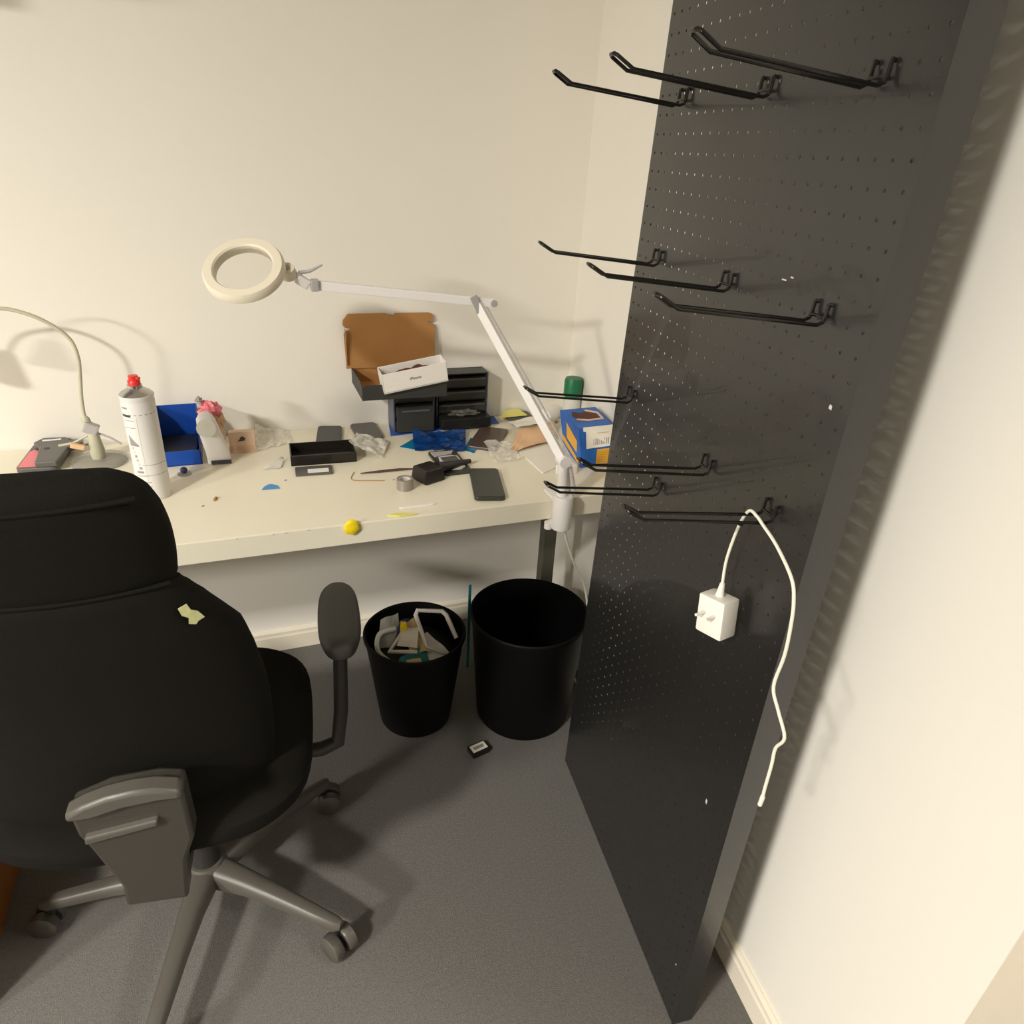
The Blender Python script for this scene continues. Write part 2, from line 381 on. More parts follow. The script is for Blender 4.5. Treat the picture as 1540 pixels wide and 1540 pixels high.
# ------------------------------------------------------------------ charger and its cable on the hook
chg = thing('phone_charger', 'white wall charger hanging by its cable from a hook of the black panel', 'charger', tuple(pp(0.10, 0.90, 0.05)))
co = pp(0.10, 0.90, 0.05)
Rc = Matrix((PD, PN, Vector((0, 0, 1)))).transposed()
Rt = Matrix.Rotation(0.14, 3, PN) @ Matrix.Rotation(0.35, 3, 'Z') @ Rc
cc = pp(0.083, 0.897, 0.052) - co
cc = pp(0.103, 0.885, 0.034) - co
obj('body', B().box(cc, (0.046, 0.034, 0.060), R=Rt, bevel=0.004), 'white', chg, smooth=True)
for k in (-1, 1):
    p0 = cc + Rt @ Vector((k * 0.009, 0.016, 0.005)); p1 = cc + Rt @ Vector((k * 0.009, 0.036, 0.005))
    obj('prong', B().cyl(p0, p1, 0.0026, 0.0022, 10), 'white', chg, smooth=True)
top = cc + Rt @ Vector((0, 0, 0.029))
obj('plug', B().cyl(top, top + Vector((0, 0, 0.022)), 0.0065, 0.0035, 14), 'white', chg, smooth=True)
cp = [(None, top + Vector((0, 0, 0.02)))] + [(1, pp(s_, z_, d_) - co) for s_, z_, d_ in
      [(0.113, 0.973, 0.032), (0.106, 1.028, 0.030), (0.092, 1.0585, 0.030), (0.073, 1.060, 0.030), (0.058, 1.056, 0.030), (0.022, 1.045, 0.030), (-0.018, 1.023, 0.030), (-0.032, 1.000, 0.030), (-0.039, 0.969, 0.030), (-0.043, 0.925, 0.030),
       (-0.040, 0.873, 0.030), (-0.060, 0.850, 0.030), (-0.083, 0.827, 0.030), (-0.074, 0.800, 0.030), (-0.076, 0.772, 0.030), (-0.077, 0.73, 0.030), (-0.078, 0.714, 0.030)]]
obj('cable', B().tube(spline([p for _, p in cp], 5), 0.0022, 8), 'cable', chg, smooth=True)
e = pp(-0.078, 0.716, 0.030) - co
obj('connector', B().cyl(e, e + Vector((-0.001, 0.0, -0.016)), 0.0033, 0.003, 10), 'white', chg, smooth=True)
rp = pp(0.103, 1.0335, 0.0303) - co
obj('cable_tie', B().cyl(rp - Vector((0, 0, 0.002)), rp + Vector((0, 0, 0.002)), 0.0036, None, 12), 'wire', chg)

# ------------------------------------------------------------------ office chair
ch = thing('office_chair', 'black high backed office chair with headrest, seen from behind at the desk', 'chair', (-1.137, -0.828, 0), math.radians(-6.27))
UO = -0.05
b = B()
b.lathe([(0.0, 0.060), (0.034, 0.063), (0.040, 0.078), (0.040, 0.116), (0.033, 0.126), (0.0, 0.126)], 28, cap=False)
obj('hub', b, 'greyplastic', ch, smooth=True)
for k in range(5):
    a = math.radians([39, 110, 180, 259, 327][k]); dx, dy = math.cos(a), math.sin(a)
    rings = []
    for t, w, zt, zb in ((0.030, 0.026, 0.122, 0.076), (0.10, 0.022, 0.118, 0.086), (0.18, 0.019, 0.108, 0.084), (0.26, 0.017, 0.096, 0.076), (0.303, 0.015, 0.089, 0.071), (0.316, 0.009, 0.086, 0.074)):
        c0 = Vector((dx * t, dy * t, 0)); u = Vector((-dy, dx, 0)); rr = []
        for (i, z) in ((-1, zb), (1, zb), (1, zt - 0.012), (0.72, zt - 0.003), (0.4, zt), (-0.4, zt), (-0.72, zt - 0.003), (-1, zt - 0.012)): rr.append(c0 + u * i * w + Vector((0, 0, z)))
        rings.append(rr)
    leg = obj('base_leg', B().rings(rings), 'greyplastic', ch, smooth=True)
    cx, cy = dx * 0.300, dy * 0.300
    ca = a + [0.9, 0.2, 1.4, 2.2, 1.2][k]; ux, uy = math.cos(ca), math.sin(ca)
    obj('caster_stem', B().cyl((cx, cy, 0.048), (cx, cy, 0.078), 0.010, None, 12), 'plastic', leg)
    ox, oy = cx + uy * 0.012, cy - ux * 0.012
    for s_ in (-1, 1):
        w0 = Vector((ox + ux * s_ * 0.005, oy + uy * s_ * 0.005, 0.0285)); w1 = Vector((ox + ux * s_ * 0.028, oy + uy * s_ * 0.028, 0.0285))
        obj('caster_wheel', B().tube([w0, w0.lerp(w1, 0.15), w0.lerp(w1, 0.85), w1], [0.025, 0.0280, 0.0280, 0.024], 24), 'greyplastic', leg, smooth=True)
obj('gas_lift', B().lathe([(0.027, 0.126), (0.027, 0.24), (0.018, 0.245), (0.018, 0.40)], 24), 'plastic', ch, smooth=True)
mech = obj('seat_mechanism', B().box((-0.01, -0.01, 0.405), (0.20, 0.26, 0.05), bevel=0.008), 'plastic', ch)
obj('tilt_knob', B().cyl((-0.035, -0.165, 0.335), (-0.02, -0.135, 0.39), 0.015, 0.013, 16), 'greyplastic', mech, smooth=True)
# seat
sx, sy = -0.02, -0.005
rows = [(0.425, 0.215, 0.195), (0.432, 0.243, 0.222), (0.455, 0.258, 0.235), (0.480, 0.258, 0.235), (0.495, 0.246, 0.222), (0.503, 0.215, 0.195), (0.505, 0.12, 0.11)]
obj('seat', B().rings([sell(sx, sy, a, b_, z, 48, 3.6) for z, a, b_ in rows]), 'fabric', ch, smooth=True)
# backrest
def back(rows, curve, n=60, cx=UO):
    R = [Vector(r) for r in rows]; fine = []
    for i in range(len(R) - 1):
        p0, p1, p2, p3 = R[max(i - 1, 0)], R[i], R[i + 1], R[min(i + 2, len(R) - 1)]
        for j in range(3):
            t = j / 3
            v = 0.5 * ((2 * p1) + (p2 - p0) * t + (2 * p0 - 5 * p1 + 4 * p2 - p3) * t * t + (3 * p1 - p0 - 3 * p2 + p3) * t ** 3)
            v[0] = p1[0] * (1 - t) + p2[0] * t; fine.append(v)
    rows = fine + [R[-1]]
    return B().rings([sell(cx, y, w, t, z, n, 3.2, curve) for z, w, y, t in rows])
obj('backrest', back([(0.378, 0.06, -0.165, 0.012), (0.384, 0.11, -0.165, 0.020), (0.400, 0.165, -0.165, 0.026), (0.43, 0.205, -0.168, 0.030), (0.50, 0.225, -0.172, 0.032), (0.60, 0.234, -0.182, 0.032), (0.70, 0.234, -0.200, 0.030),
                      (0.79, 0.226, -0.222, 0.028), (0.850, 0.216, -0.237, 0.028), (0.885, 0.198, -0.245, 0.027), (0.918, 0.180, -0.252, 0.026), (0.942, 0.166, -0.258, 0.024), (0.957, 0.158, -0.262, 0.018)], 1.1), 'fabric', ch, smooth=True)
hr = obj('headrest', back([(0.955, 0.154, -0.264, 0.018), (0.965, 0.157, -0.266, 0.024), (1.00, 0.161, -0.275, 0.028), (1.04, 0.162, -0.286, 0.030), (1.075, 0.158, -0.294, 0.031), (1.098, 0.150, -0.298, 0.031), (1.114, 0.138, -0.300, 0.027), (1.125, 0.120, -0.300, 0.020), (1.130, 0.095, -0.299, 0.010)], 1.3), 'fabric', ch, smooth=True)
# two raised welts sewn across the headrest
for z, w, y in ((0.957, 0.154, -0.283), (1.098, 0.148, -0.328)):
    pts = [(UO + w * (i / 12) * 0.97, y + 1.25 * (w * i / 12) ** 2, z) for i in range(-12, 13)]
    obj('welt', B().tube(pts, 0.0035, 6), 'fabric', hr, smooth=True)
tg = B().prism([(-0.013, 0.016), (-0.002, 0.021), (0.001, 0.010), (0.008, 0.006), (0.014, -0.006), (0.006, -0.010), (0.002, -0.015), (-0.006, -0.012), (-0.004, -0.002), (-0.011, 0.004)], 0.0015, X=(1, 0.25, 0), Y=(-0.05, -0.12, 1), O=(UO + 0.166, -0.246, 0.900))
t_ = obj('price_tag', tg, 'tag', ch); t_['label'] = 'torn pale green sticker on the back shoulder'
# bracket that carries the back
def bx(x): return x + UO
cap = [(-0.036, 0.617), (-0.033, 0.630), (-0.010, 0.644), (0.021, 0.655), (0.055, 0.660), (0.084, 0.659), (0.117, 0.648), (0.118, 0.630), (0.086, 0.632), (0.040, 0.628), (-0.005, 0.615)]
body = [(-0.034, 0.622), (-0.033, 0.57), (-0.027, 0.548), (-0.018, 0.50), (-0.004, 0.425), (-0.009, 0.372), (0.083, 0.365), (0.090, 0.426), (0.096, 0.47), (0.115, 0.522), (0.117, 0.64), (0.084, 0.650), (0.021, 0.646)]
bk = obj('back_bracket', B().prism([(bx(x), z) for x, z in body], 0.040, X=(1, 0, 0), Y=(0, -0.10, 1), O=(0, -0.170, -0.016)), 'bracket', ch, bevel=0.006, smooth=True)
obj('bracket_cap', B().prism([(bx(x), z) for x, z in cap], 0.030, X=(1, 0, 0), Y=(0, -0.10, 1), O=(0, -0.192, -0.016)), 'greyplastic', bk, bevel=0.006, smooth=True)
obj('bracket_ridge', B().prism([(bx(x), z) for x, z in [(-0.022, 0.571), (0.077, 0.587), (0.075, 0.574), (-0.024, 0.556)]], 0.014, X=(1, 0, 0), Y=(0, -0.10, 1), O=(0, -0.206, -0.016)), 'greyplastic', bk, bevel=0.003)
obj('bracket_arm', B().box((bx(0.038), -0.115, 0.362), (0.088, 0.20, 0.022), bevel=0.005), 'bracket', bk)
# armrests
for s_ in (1, -1):
    ax = 0.30 if s_ > 0 else -0.34
    post = B().tube([(ax - s_ * 0.16, 0.0, 0.385), (ax - s_ * 0.05, 0.0, 0.385), (ax - s_ * 0.018, 0.0, 0.40), (ax - s_ * 0.008, 0.01, 0.47), (ax, 0.03, 0.645)], [0.014, 0.015, 0.015, 0.014, 0.013], 12)
    obj('arm_post', post, 'plastic', ch, smooth=True)
    pr = [sell(ax, 0.050, a, b_, z, 36, 2.7) for z, a, b_ in ((0.640, 0.026, 0.092), (0.646, 0.036, 0.106), (0.658, 0.0395, 0.111), (0.670, 0.038, 0.109), (0.677, 0.032, 0.101), (0.679, 0.018, 0.08))]
    ar = obj('armrest', B().rings(pr), 'pad', ch, smooth=True)

# ------------------------------------------------------------------ waste bins
def bin_(name, label, c, rt, rb, h):
    t = thing(name, label, 'bin', c, group='black waste bins under the desk')
    obj('body', B().lathe([(0.001, 0.004), (rb * 0.93, 0.004), (rb * 0.97, 0.0), (rb, 0.006), (rt, h - 0.004), (rt + 0.001, h), (rt - 0.004, h - 0.001), (rb - 0.004, 0.012), (0.001, 0.010)], 56, cap=False), 'bin', t, smooth=True)
    obj('rim', B().lathe([(rt, h - 0.010), (rt + 0.004, h - 0.008), (rt + 0.004, h - 0.001), (rt + 0.001, h + 0.002), (rt - 0.003, h)], 56, cap=False), 'bin', t, smooth=True)
    return t
BL = Vector((-0.594, -0.415, 0)); BR = Vector((-0.290, -0.487, 0))
bin_('waste_bin', 'round black waste bin full of white and coloured scraps under the desk', BL, 0.135, 0.100, 0.295)
bin_('waste_bin', 'taller round black waste bin, empty, beside the perforated panel', BR, 0.160, 0.134, 0.350)
# scraps in the left bin
def scrap(name, label, cat, b, m, g='scraps thrown in the black waste bin'):
    o = obj(name, b, m); tag(o, label, cat, g); return o
def bl(x, y, z): return BL + Vector((x * 0.93, y * 0.93, z + 0.034))
scrap('bezel_scrap', 'white plastic frame standing up in the full bin', 'scrap', B().tube([bl(*p) for p in [(0.085, -0.075, 0.215), (0.020, -0.060, 0.245), (0.010, 0.030, 0.292), (0.018, 0.040, 0.300), (0.090, 0.030, 0.290), (0.100, 0.020, 0.282), (0.115, -0.040, 0.240)]], 0.0062, 6), 'lampwhite')
scrap('bezel_scrap', 'cream bent plastic strip crossing the middle of the full bin', 'scrap', B().tube([bl(*p) for p in [(-0.010, -0.070, 0.240), (-0.085, -0.045, 0.240), (-0.030, 0.020, 0.252)]], 0.0060, 6), 'white')
scrap('film_strip', 'clear grey film loop at the left of the full bin', 'scrap', B().tube(spline([bl(*p) for p in [(-0.060, -0.085, 0.205), (-0.113, -0.035, 0.235), (-0.100, 0.020, 0.255), (-0.050, 0.035, 0.255)]], 5), 0.007, 6), 'milky')
scrap('film_sheet', 'dark green grey film at the upper left of the full bin', 'scrap', B().sheet(quad_sheet(bl(-0.11, 0.0, 0.22), bl(-0.04, 0.0, 0.22), bl(-0.03, 0.09, 0.265), bl(-0.085, 0.08, 0.26), 0.01, 3), 6, 6), 'cleargrey')
scrap('paper_sheet', 'tan crumpled paper in the middle of the full bin', 'paper', B().sheet(quad_sheet(bl(-0.03, -0.06, 0.230), bl(0.03, -0.07, 0.225), bl(0.02, 0.055, 0.262), bl(-0.035, 0.04, 0.255), 0.02, 5, 25), 8, 8), 'trashbrown')
scrap('paper_sheet', 'cream folded paper beside the white frame in the full bin', 'paper', B().sheet(quad_sheet(bl(-0.06, -0.03, 0.243), bl(-0.01, -0.065, 0.246), bl(0.012, 0.0, 0.266), bl(-0.03, 0.02, 0.262), 0.01, 9, 20), 6, 6), 'paper')
scrap('paper_sheet', 'pale crumpled sheet under the white frame in the full bin', 'paper', B().sheet(quad_sheet(bl(0.01, -0.105, 0.205), bl(0.09, -0.075, 0.21), bl(0.04, 0.01, 0.24), bl(-0.01, -0.02, 0.24), 0.012, 12, 20), 6, 6), 'lampwhite')
scrap('film_sheet', 'teal plastic film near the front rim of the full bin', 'scrap', B().sheet(quad_sheet(bl(-0.085, -0.095, 0.212), bl(0.02, -0.115, 0.205), bl(0.02, -0.045, 0.236), bl(-0.06, -0.07, 0.232), 0.014, 15, 25), 8, 5), 'teal')
scrap('paper_sheet', 'brown round paper at the front rim of the full bin', 'paper', B().sheet(quad_sheet(bl(-0.055, -0.112, 0.216), bl(0.0, -0.120, 0.214), bl(-0.005, -0.085, 0.230), bl(-0.045, -0.085, 0.230), 0.006, 21), 5, 4), 'trashbrown')
scrap('film_sheet', 'navy blue scrap behind the cream strip in the full bin', 'scrap', B().sheet(quad_sheet(bl(-0.06, 0.0, 0.235), bl(-0.02, 0.0, 0.24), bl(0.0, 0.06, 0.262), bl(-0.03, 0.06, 0.262), 0.012, 25), 5, 5), 'navyscrap')
scrap('plastic_chip', 'small yellow scrap among the paper in the full bin', 'scrap', B().sheet(quad_sheet(bl(-0.043, 0.005, 0.264), bl(-0.022, 0.0, 0.268), bl(-0.02, 0.03, 0.276), bl(-0.036, 0.03, 0.272), 0.003, 31), 3, 3), 'yellow')
# heap that fills the bin under the scraps
fill = obj('bin_filling', B().lathe([(0.001, 0.02), (0.088, 0.02), (0.117, 0.225), (0.095, 0.245), (0.05, 0.256), (0.001, 0.260)], 32, cap=False), 'organizer', smooth=True)
fill.location = BL; tag(fill, 'dark rubbish packed under the scraps in the full bin', 'rubbish', kind='stuff')

# stick behind the bins, adapter on the carpet
st = obj('plastic_stick', B().box((0, 0, 0.155), (0.009, 0.004, 0.31), bevel=0.0012), 'teal'); st.location = (-0.389, -0.262, 0.0)
tag(st, 'thin teal strip standing behind the empty black bin', 'stick')
ad = thing('power_adapter', 'small black adapter with a white label lying on the carpet before the bins', 'adapter', (-0.466, -0.610, 0.0), 0.22)
obj('body', B().box((0, 0, 0.0085), (0.052, 0.036, 0.017), bevel=0.003), 'tray', ad)
lb = obj('label', B().box((0, 0.0, 0.0173), (0.045, 0.025, 0.0006)), 'paper', ad)
obj('print', B().box((0.0, 0.0, 0.0178), (0.030, 0.010, 0.0003)), 'inkgrey', lb)
# brown crate at the left edge
cr = thing('wooden_crate', 'orange brown wooden box on the floor at the left edge beside the chair', 'box', (-1.700, -0.70, 0), 0.0)
obj('body', B().box((0, 0, 0.13), (0.33, 0.50, 0.26), bevel=0.003), 'brownbox', cr)
obj('lid', B().box((0, 0, 0.267), (0.336, 0.506, 0.014), bevel=0.003), 'brownbox', cr)

# ------------------------------------------------------------------ magnifier lamp clamped to the desk
ml = thing('magnifier_lamp', 'white jointed magnifier lamp with round lens clamped to the front desk edge', 'lamp', (-0.285, -0.612, 0.68))
LO = Vector((-0.285, -0.612, 0.68))
def ll(p): return Vector(p) - LO
cl = obj('clamp', B().lathe([(0.0, -0.006), (0.0225, -0.004), (0.0235, 0.0), (0.0235, 0.075), (0.021, 0.080), (0.0, 0.080)], 32, cap=False), 'lampwhite', ml, smooth=True)
obj('clamp_jaw', B().box(ll((-0.285, -0.575, 0.7455)), (0.040, 0.062, 0.009), bevel=0.002), 'lampwhite', cl)
obj('clamp_screw', B().cyl(ll((-0.312, -0.600, 0.672)), ll((-0.312, -0.600, 0.688)), 0.010, None, 14), 'lampwhite', cl)
obj('lower_jaw', B().box(ll((-0.285, -0.575, 0.6845)), (0.040, 0.055, 0.009), bevel=0.002), 'lampwhite', cl)
EL = Vector((-0.290, -0.602, 0.845)); J2 = Vector((-0.455, -0.430, 1.169)); J1 = Vector((-0.797, -0.395, 1.199)); RCn = Vector((-0.925, -0.395, 1.227))
obj('post', B().tube([ll((-0.288, -0.608, 0.755)), ll(EL)], 0.0125, 16), 'lampwhite', ml, smooth=True)
obj('brace', B().tube([ll((-0.252, -0.592, 0.752)), ll((-0.275, -0.600, 0.83))], [0.011, 0.009], 10), 'lampwhite', ml, smooth=True)
def bar(p0, p1, w, h, bev=0.002):
    d = (p1 - p0); L = d.length; d.normalize(); side = d.cross(Vector((0, 0, 1))).normalized(); up = side.cross(d)
    R = Matrix((d, side, up)).transposed()
    return B().box((p0 + p1) / 2, (L, w, h), R=R, bevel=bev)
la = obj('lower_arm', bar(ll(EL), ll(J2), 0.013, 0.020), 'lampwhite', ml)
obj('spring', B().tube([ll(EL + Vector((0.016, -0.002, 0.01))), ll(J2 + Vector((0.020, -0.002, -0.004)))], 0.0022, 8), 'lampgrey', la)
ua = obj('upper_arm', bar(ll(J2 + Vector((0.040, -0.004, -0.0035))), ll(J1), 0.013, 0.019), 'lampwhite', ml)
obj('elbow_joint', B().cyl(ll(EL + Vector((0, -0.014, 0))), ll(EL + Vector((0, 0.014, 0))), 0.014, None, 20), 'lampwhite', ml, smooth=True)
obj('elbow_plate', bar(ll(J2 + Vector((-0.010, -0.011, 0.013))), ll(J2 + Vector((0.008, -0.011, -0.022))), 0.004, 0.018), 'lampgrey', ml)
obj('knob', B().cyl(ll(J2 + Vector((0.038, -0.018, -0.003))), ll(J2 + Vector((0.038, -0.002, -0.003))), 0.0075, None, 16), 'lampgrey', ml, smooth=True)
obj('joint_block', B().box(ll(J1 + Vector((0.004, -0.004, 0))), (0.016, 0.020, 0.024), bevel=0.003), 'lampgrey', ml)
obj('neck', bar(ll(J1 + Vector((-0.006, 0, -0.002))), ll(J1 + Vector((-0.030, 0.004, 0.014))), 0.018, 0.020, 0.004), 'lampwhite', ml)
obj('neck_fork', bar(ll(J1 + Vector((-0.020, 0.0, 0.016))), ll((-0.845, -0.392, 1.222)), 0.012, 0.012, 0.003), 'lampgrey', ml)
obj('lens_handle', B().tube([ll((-0.822, -0.392, 1.222)), ll((-0.80, -0.397, 1.226)), ll((-0.775, -0.40, 1.239))], [0.004, 0.0035, 0.002], 8), 'lampgrey', ml, smooth=True)
# the ring head: axis tipped towards the room and down
ax = (FW * -1 * 0.75 + Vector((0.10, 0.25, 0.72)) * 0.5).normalized()
u = Vector((1, 0, 0)); u = (u - ax * u.dot(ax)).normalized(); v = ax.cross(u)
def torus_rings(R0, R1, th, n=64):
    rr = []
    for k in range(n):
        a = 2 * PI * k / n; rad = u * math.cos(a) + v * math.sin(a)
        rr.append([ll(RCn + rad * q_[0] + ax * q_[1]) for q_ in ((R0, -th), (R0, th * 0.7), (R0 + 0.003, th), (R1 - 0.004, th), (R1, th * 0.4), (R1, -th * 0.6), (R1 - 0.004, -th))])
    return rr
hd = obj('lamp_head', B().rings(torus_rings(0.057, 0.0795, 0.011), closed=True), 'lampcream', ml, smooth=True)
ln = []
for k in range(5):
    rr = 0.0572 * (1 - k / 5) + 0.001
    ln.append((rr, 0.002 + 0.003 * (1 - (rr / 0.057) ** 2)))
rg = [[ll(RCn + (u * math.cos(2 * PI * k / 40) + v * math.sin(2 * PI * k / 40)) * r_ + ax * z_) for k in range(40)] for r_, z_ in [(0.058, -0.001)] + ln]
rg0 = [[ll(RCn + (u * math.cos(2 * PI * k / 40) + v * math.sin(2 * PI * k / 40)) * 0.001 + ax * -0.001) for k in range(40)]]
obj('lens', B().rings(rg0 + rg), 'lens', hd, smooth=True)
hc = Vector((-0.842, -0.393, 1.223))
obj('head_mount', B().cyl(ll(hc - ax * 0.009), ll(hc + ax * 0.012), 0.017, 0.015, 24), 'lampcream', hd, smooth=True)
obj('head_screw', B().cyl(ll(hc + ax * 0.012), ll(hc + ax * 0.0145), 0.006, None, 16), 'lampgrey', hd, smooth=True)
lc = obj('lamp_cord', B().tube(spline([ll(p) for p in [(-0.272, -0.612, 0.685), (-0.262, -0.60, 0.64), (-0.215, -0.57, 0.54), (-0.150, -0.52, 0.43), (-0.118, -0.50, 0.33), (-0.112, -0.505, 0.24), (-0.135, -0.53, 0.12), (-0.115, -0.55, 0.02), (-0.09, -0.45, 0.006), (-0.06, -0.25, 0.006)]], 6), 0.0030, 8), 'cable', ml, smooth=True)

# ------------------------------------------------------------------ gooseneck stand at the left
gs = thing('gooseneck_stand', 'grey green gooseneck stand with clip arms on a round translucent foot', 'stand', (-1.300, -0.125, DZ))
G = Vector((-1.300, -0.125, DZ))
obj('foot', B().lathe([(0.001, 0.0), (0.060, 0.0), (0.063, 0.004), (0.058, 0.009), (0.03, 0.012), (0.001, 0.012)], 40, cap=False), 'cleargrey', gs, smooth=True)
obj('column', B().lathe([(0.014, 0.010), (0.017, 0.03), (0.013, 0.06), (0.012, 0.078), (0.001, 0.08)], 20), 'goose', gs, smooth=True)
obj('clamp_head', B().box((-0.002, -0.002, 0.088), (0.032, 0.020, 0.026), R=Matrix.Rotation(0.5, 3, 'Y'), bevel=0.004), 'lampgrey', gs)
gp = [(-0.002, 0, 0.085), (-0.010, 0.002, 0.112), (-0.008, 0.003, 0.16), (0.0, 0.003, 0.215), (0.004, 0.004, 0.255), (-0.003, 0.004, 0.295), (-0.030, 0.004, 0.327), (-0.074, 0.004, 0.354), (-0.125, 0.004, 0.366), (-0.20, 0.0, 0.355), (-0.24, -0.01, 0.32)]
P_ = spline(gp, 7)
obj('gooseneck', B().tube(P_, [0.0095 if i < 8 else 0.0042 for i in range(len(P_))], 12), 'goose', gs, smooth=True)
obj('lamp_shade', B().tube([(-0.24, -0.01, 0.325), (-0.245, -0.012, 0.30), (-0.252, -0.016, 0.265)], [0.014, 0.022, 0.034], 24), 'goose', gs, smooth=True)
obj('clip_arm', B().tube([(0.012, 0, 0.073), (0.035, -0.005, 0.062), (0.056, -0.01, 0.046)], 0.0025, 6), 'lampgrey', gs, smooth=True)
obj('clip_arm', B().tube([(-0.012, 0, 0.070), (-0.045, -0.005, 0.055), (-0.075, -0.008, 0.052)], 0.003, 6), 'goose', gs, smooth=True)
obj('clip', B().box((-0.035, -0.015, 0.05), (0.030, 0.010, 0.012), R=Matrix.Rotation(0.3, 3, 'Y'), bevel=0.002), 'manila', gs)

# phone with a pink screen behind the headrest
pl = thing('cased_phone', 'dark cased phone with a pink corner lying behind the chair headrest', 'phone', (-1.418, -0.082, DZ), -0.06)
obj('case', B().prism(rrect(0.086, 0.165, 0.014), 0.014), 'phoneg', pl, bevel=0.003)
obj('screen', B().prism([(-0.038, -0.075), (0.000, -0.075), (-0.014, 0.02), (-0.030, 0.030), (-0.038, 0.02)], 0.001, O=(0, 0, 0.014)), 'screenpink', pl)
hd_ = obj('clip_plate', B().prism([(0.000, -0.085), (0.045, -0.085), (0.050, 0.0), (0.075, 0.030), (0.070, 0.062), (0.045, 0.050), (0.030, 0.075), (-0.020, 0.075), (-0.034, 0.045), (-0.014, 0.020)], 0.014, O=(0, 0, 0.015)), 'phoneg', pl, bevel=0.003)
obj('strip', B().box((0.004, 0.055, 0.0295), (0.040, 0.008, 0.001), rz=0.1), 'lampwhite', hd_)
obj('hole', B().lathe([(0.006, 0), (0.006, 0.0008), (0.001, 0.0008)], 16, c=(0.006, 0.0, 0.029)), 'ink', hd_)

# ------------------------------------------------------------------ spray can
sc = thing('spray_can', 'tall white spray can with red nozzle standing on the desk beside the headrest', 'spray can', (-1.163, -0.345, DZ))
R_ = 0.0325
obj('body', B().lathe([(0.0, 0.004), (0.030, 0.004), (0.0325, 0.0), (0.0333, 0.003), (R_, 0.007), (R_, 0.228), (0.0335, 0.230), (0.0335, 0.233), (0.030, 0.236)], 48, cap=False), 'canwhite', sc, smooth=True)
obj('dome', B().lathe([(0.0325, 0.231), (0.0330, 0.234), (0.028, 0.239), (0.020, 0.244), (0.0145, 0.247), (0.0145, 0.253), (0.011, 0.254)], 48), 'silver', sc, smooth=True)
nz = obj('nozzle', B().lathe([(0.0125, 0.252), (0.012, 0.262), (0.009, 0.265), (0.0095, 0.272), (0.001, 0.2725)], 24), 'red', sc, smooth=True)
obj('nozzle_tip', B().box((0.008, -0.006, 0.268), (0.010, 0.007, 0.005), rz=-0.6, bevel=0.001), 'red', nz)
lab = obj('label', B().curved(R_ + 0.0001, -PI, PI * 0.999, 0.012, 0.222, 0.0003, 48), 'canwhite', sc, smooth=True)
aC = math.atan2(-1.58, 0.214)
def cp_(a0, a1, z0, z1, m): obj('print', B().curved(R_ + 0.0004, aC + a0, aC + a1, z0, z1, 0.0003, 8), m, lab)
cp_(-1.30, 1.30, 0.196, 0.1975, 'inkgrey'); cp_(-1.3, -0.6, 0.192, 0.197, 'ink'); cp_(-1.2, -0.75, 0.209, 0.213, 'inkgrey')
for z in (0.184, 0.168): cp_(-1.2, -0.45, z, z + 0.0012, 'inkgrey')
cp_(-0.45, 1.1, 0.084, 0.0850, 'inkgrey'); cp_(-0.2, 1.1, 0.060, 0.0608, 'inkgrey')
for k in range(9): cp_(-1.05 + 0.07 * k, -0.98 + 0.07 * k, 0.128, 0.152 - 0.0026 * k, 'inkgrey')
for k in range(6): cp_(-0.95 + 0.05 * k, -0.80 + 0.06 * k, 0.120 - 0.009 * k, 0.126 - 0.009 * k, ('beige', 'scuff', 'inkgrey')[k % 3])
cp_(-0.90, -0.45, 0.066, 0.071, 'inkgrey'); cp_(-0.95, -0.2, 0.058, 0.062, 'goose')
for z in (0.044, 0.034, 0.024): cp_(-0.95, -0.1, z, z + 0.0013, 'inkgrey')
cp_(-0.30, -0.27, 0.02, 0.19, 'scuff')

# ------------------------------------------------------------------ blue bin with pink film, pouch, ball
bb = thing('blue_bin', 'open blue plastic storage bin on the desk behind the spray can', 'bin', (-1.118, -0.115, DZ), 0.02)
W_, D_, H_ = 0.096, 0.155, 0.085; T_ = 0.003
for nm, c_, s3 in (('floor_plate', (0, 0, 0.002), (W_, D_, 0.004)), ('back_panel', (0, D_ / 2 - T_ / 2, 0.053), (W_, T_, 0.106)), ('front_panel', (0, -D_ / 2 + T_ / 2, 0.019), (W_, T_, 0.038)),):
    obj(nm, B().box(c_, s3, bevel=0.0008), 'blue', bb)
for s_ in (-1, 1):
    poly = [(-D_ / 2, 0), (D_ / 2, 0), (D_ / 2, 0.106), (0.02, 0.098), (-D_ / 2 + 0.02, 0.045), (-D_ / 2, 0.038)]
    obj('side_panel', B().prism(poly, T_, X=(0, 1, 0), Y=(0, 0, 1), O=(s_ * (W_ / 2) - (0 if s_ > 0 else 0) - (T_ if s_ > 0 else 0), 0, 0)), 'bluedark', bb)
ic = obj('dark_contents', B().box((0, 0.0, 0.018), (0.082, 0.12, 0.026), bevel=0.004), 'organizer'); ic.location = (-1.118, -0.115, DZ); tag(ic, 'black piece lying in the open blue storage bin', 'box')
pc = thing('zip_pouch', 'white pouch with black printed foot leaning on the blue bin', 'pouch', (-1.035, -0.195, DZ))
rings = []
for z, cx, w, t in ((0.001, 0.006, 0.027, 0.005), (0.03, 0.004, 0.027, 0.009), (0.06, -0.003, 0.026, 0.012), (0.09, -0.010, 0.0245, 0.012), (0.112, -0.013, 0.021, 0.010), (0.124, -0.013, 0.014, 0.006), (0.129, -0.012, 0.006, 0.003)):
    rings.append(sell(cx, 0.15 * z, w, t, z, 28, 2.4))
obj('body', B().rings(rings), 'lampwhite', pc, smooth=True)
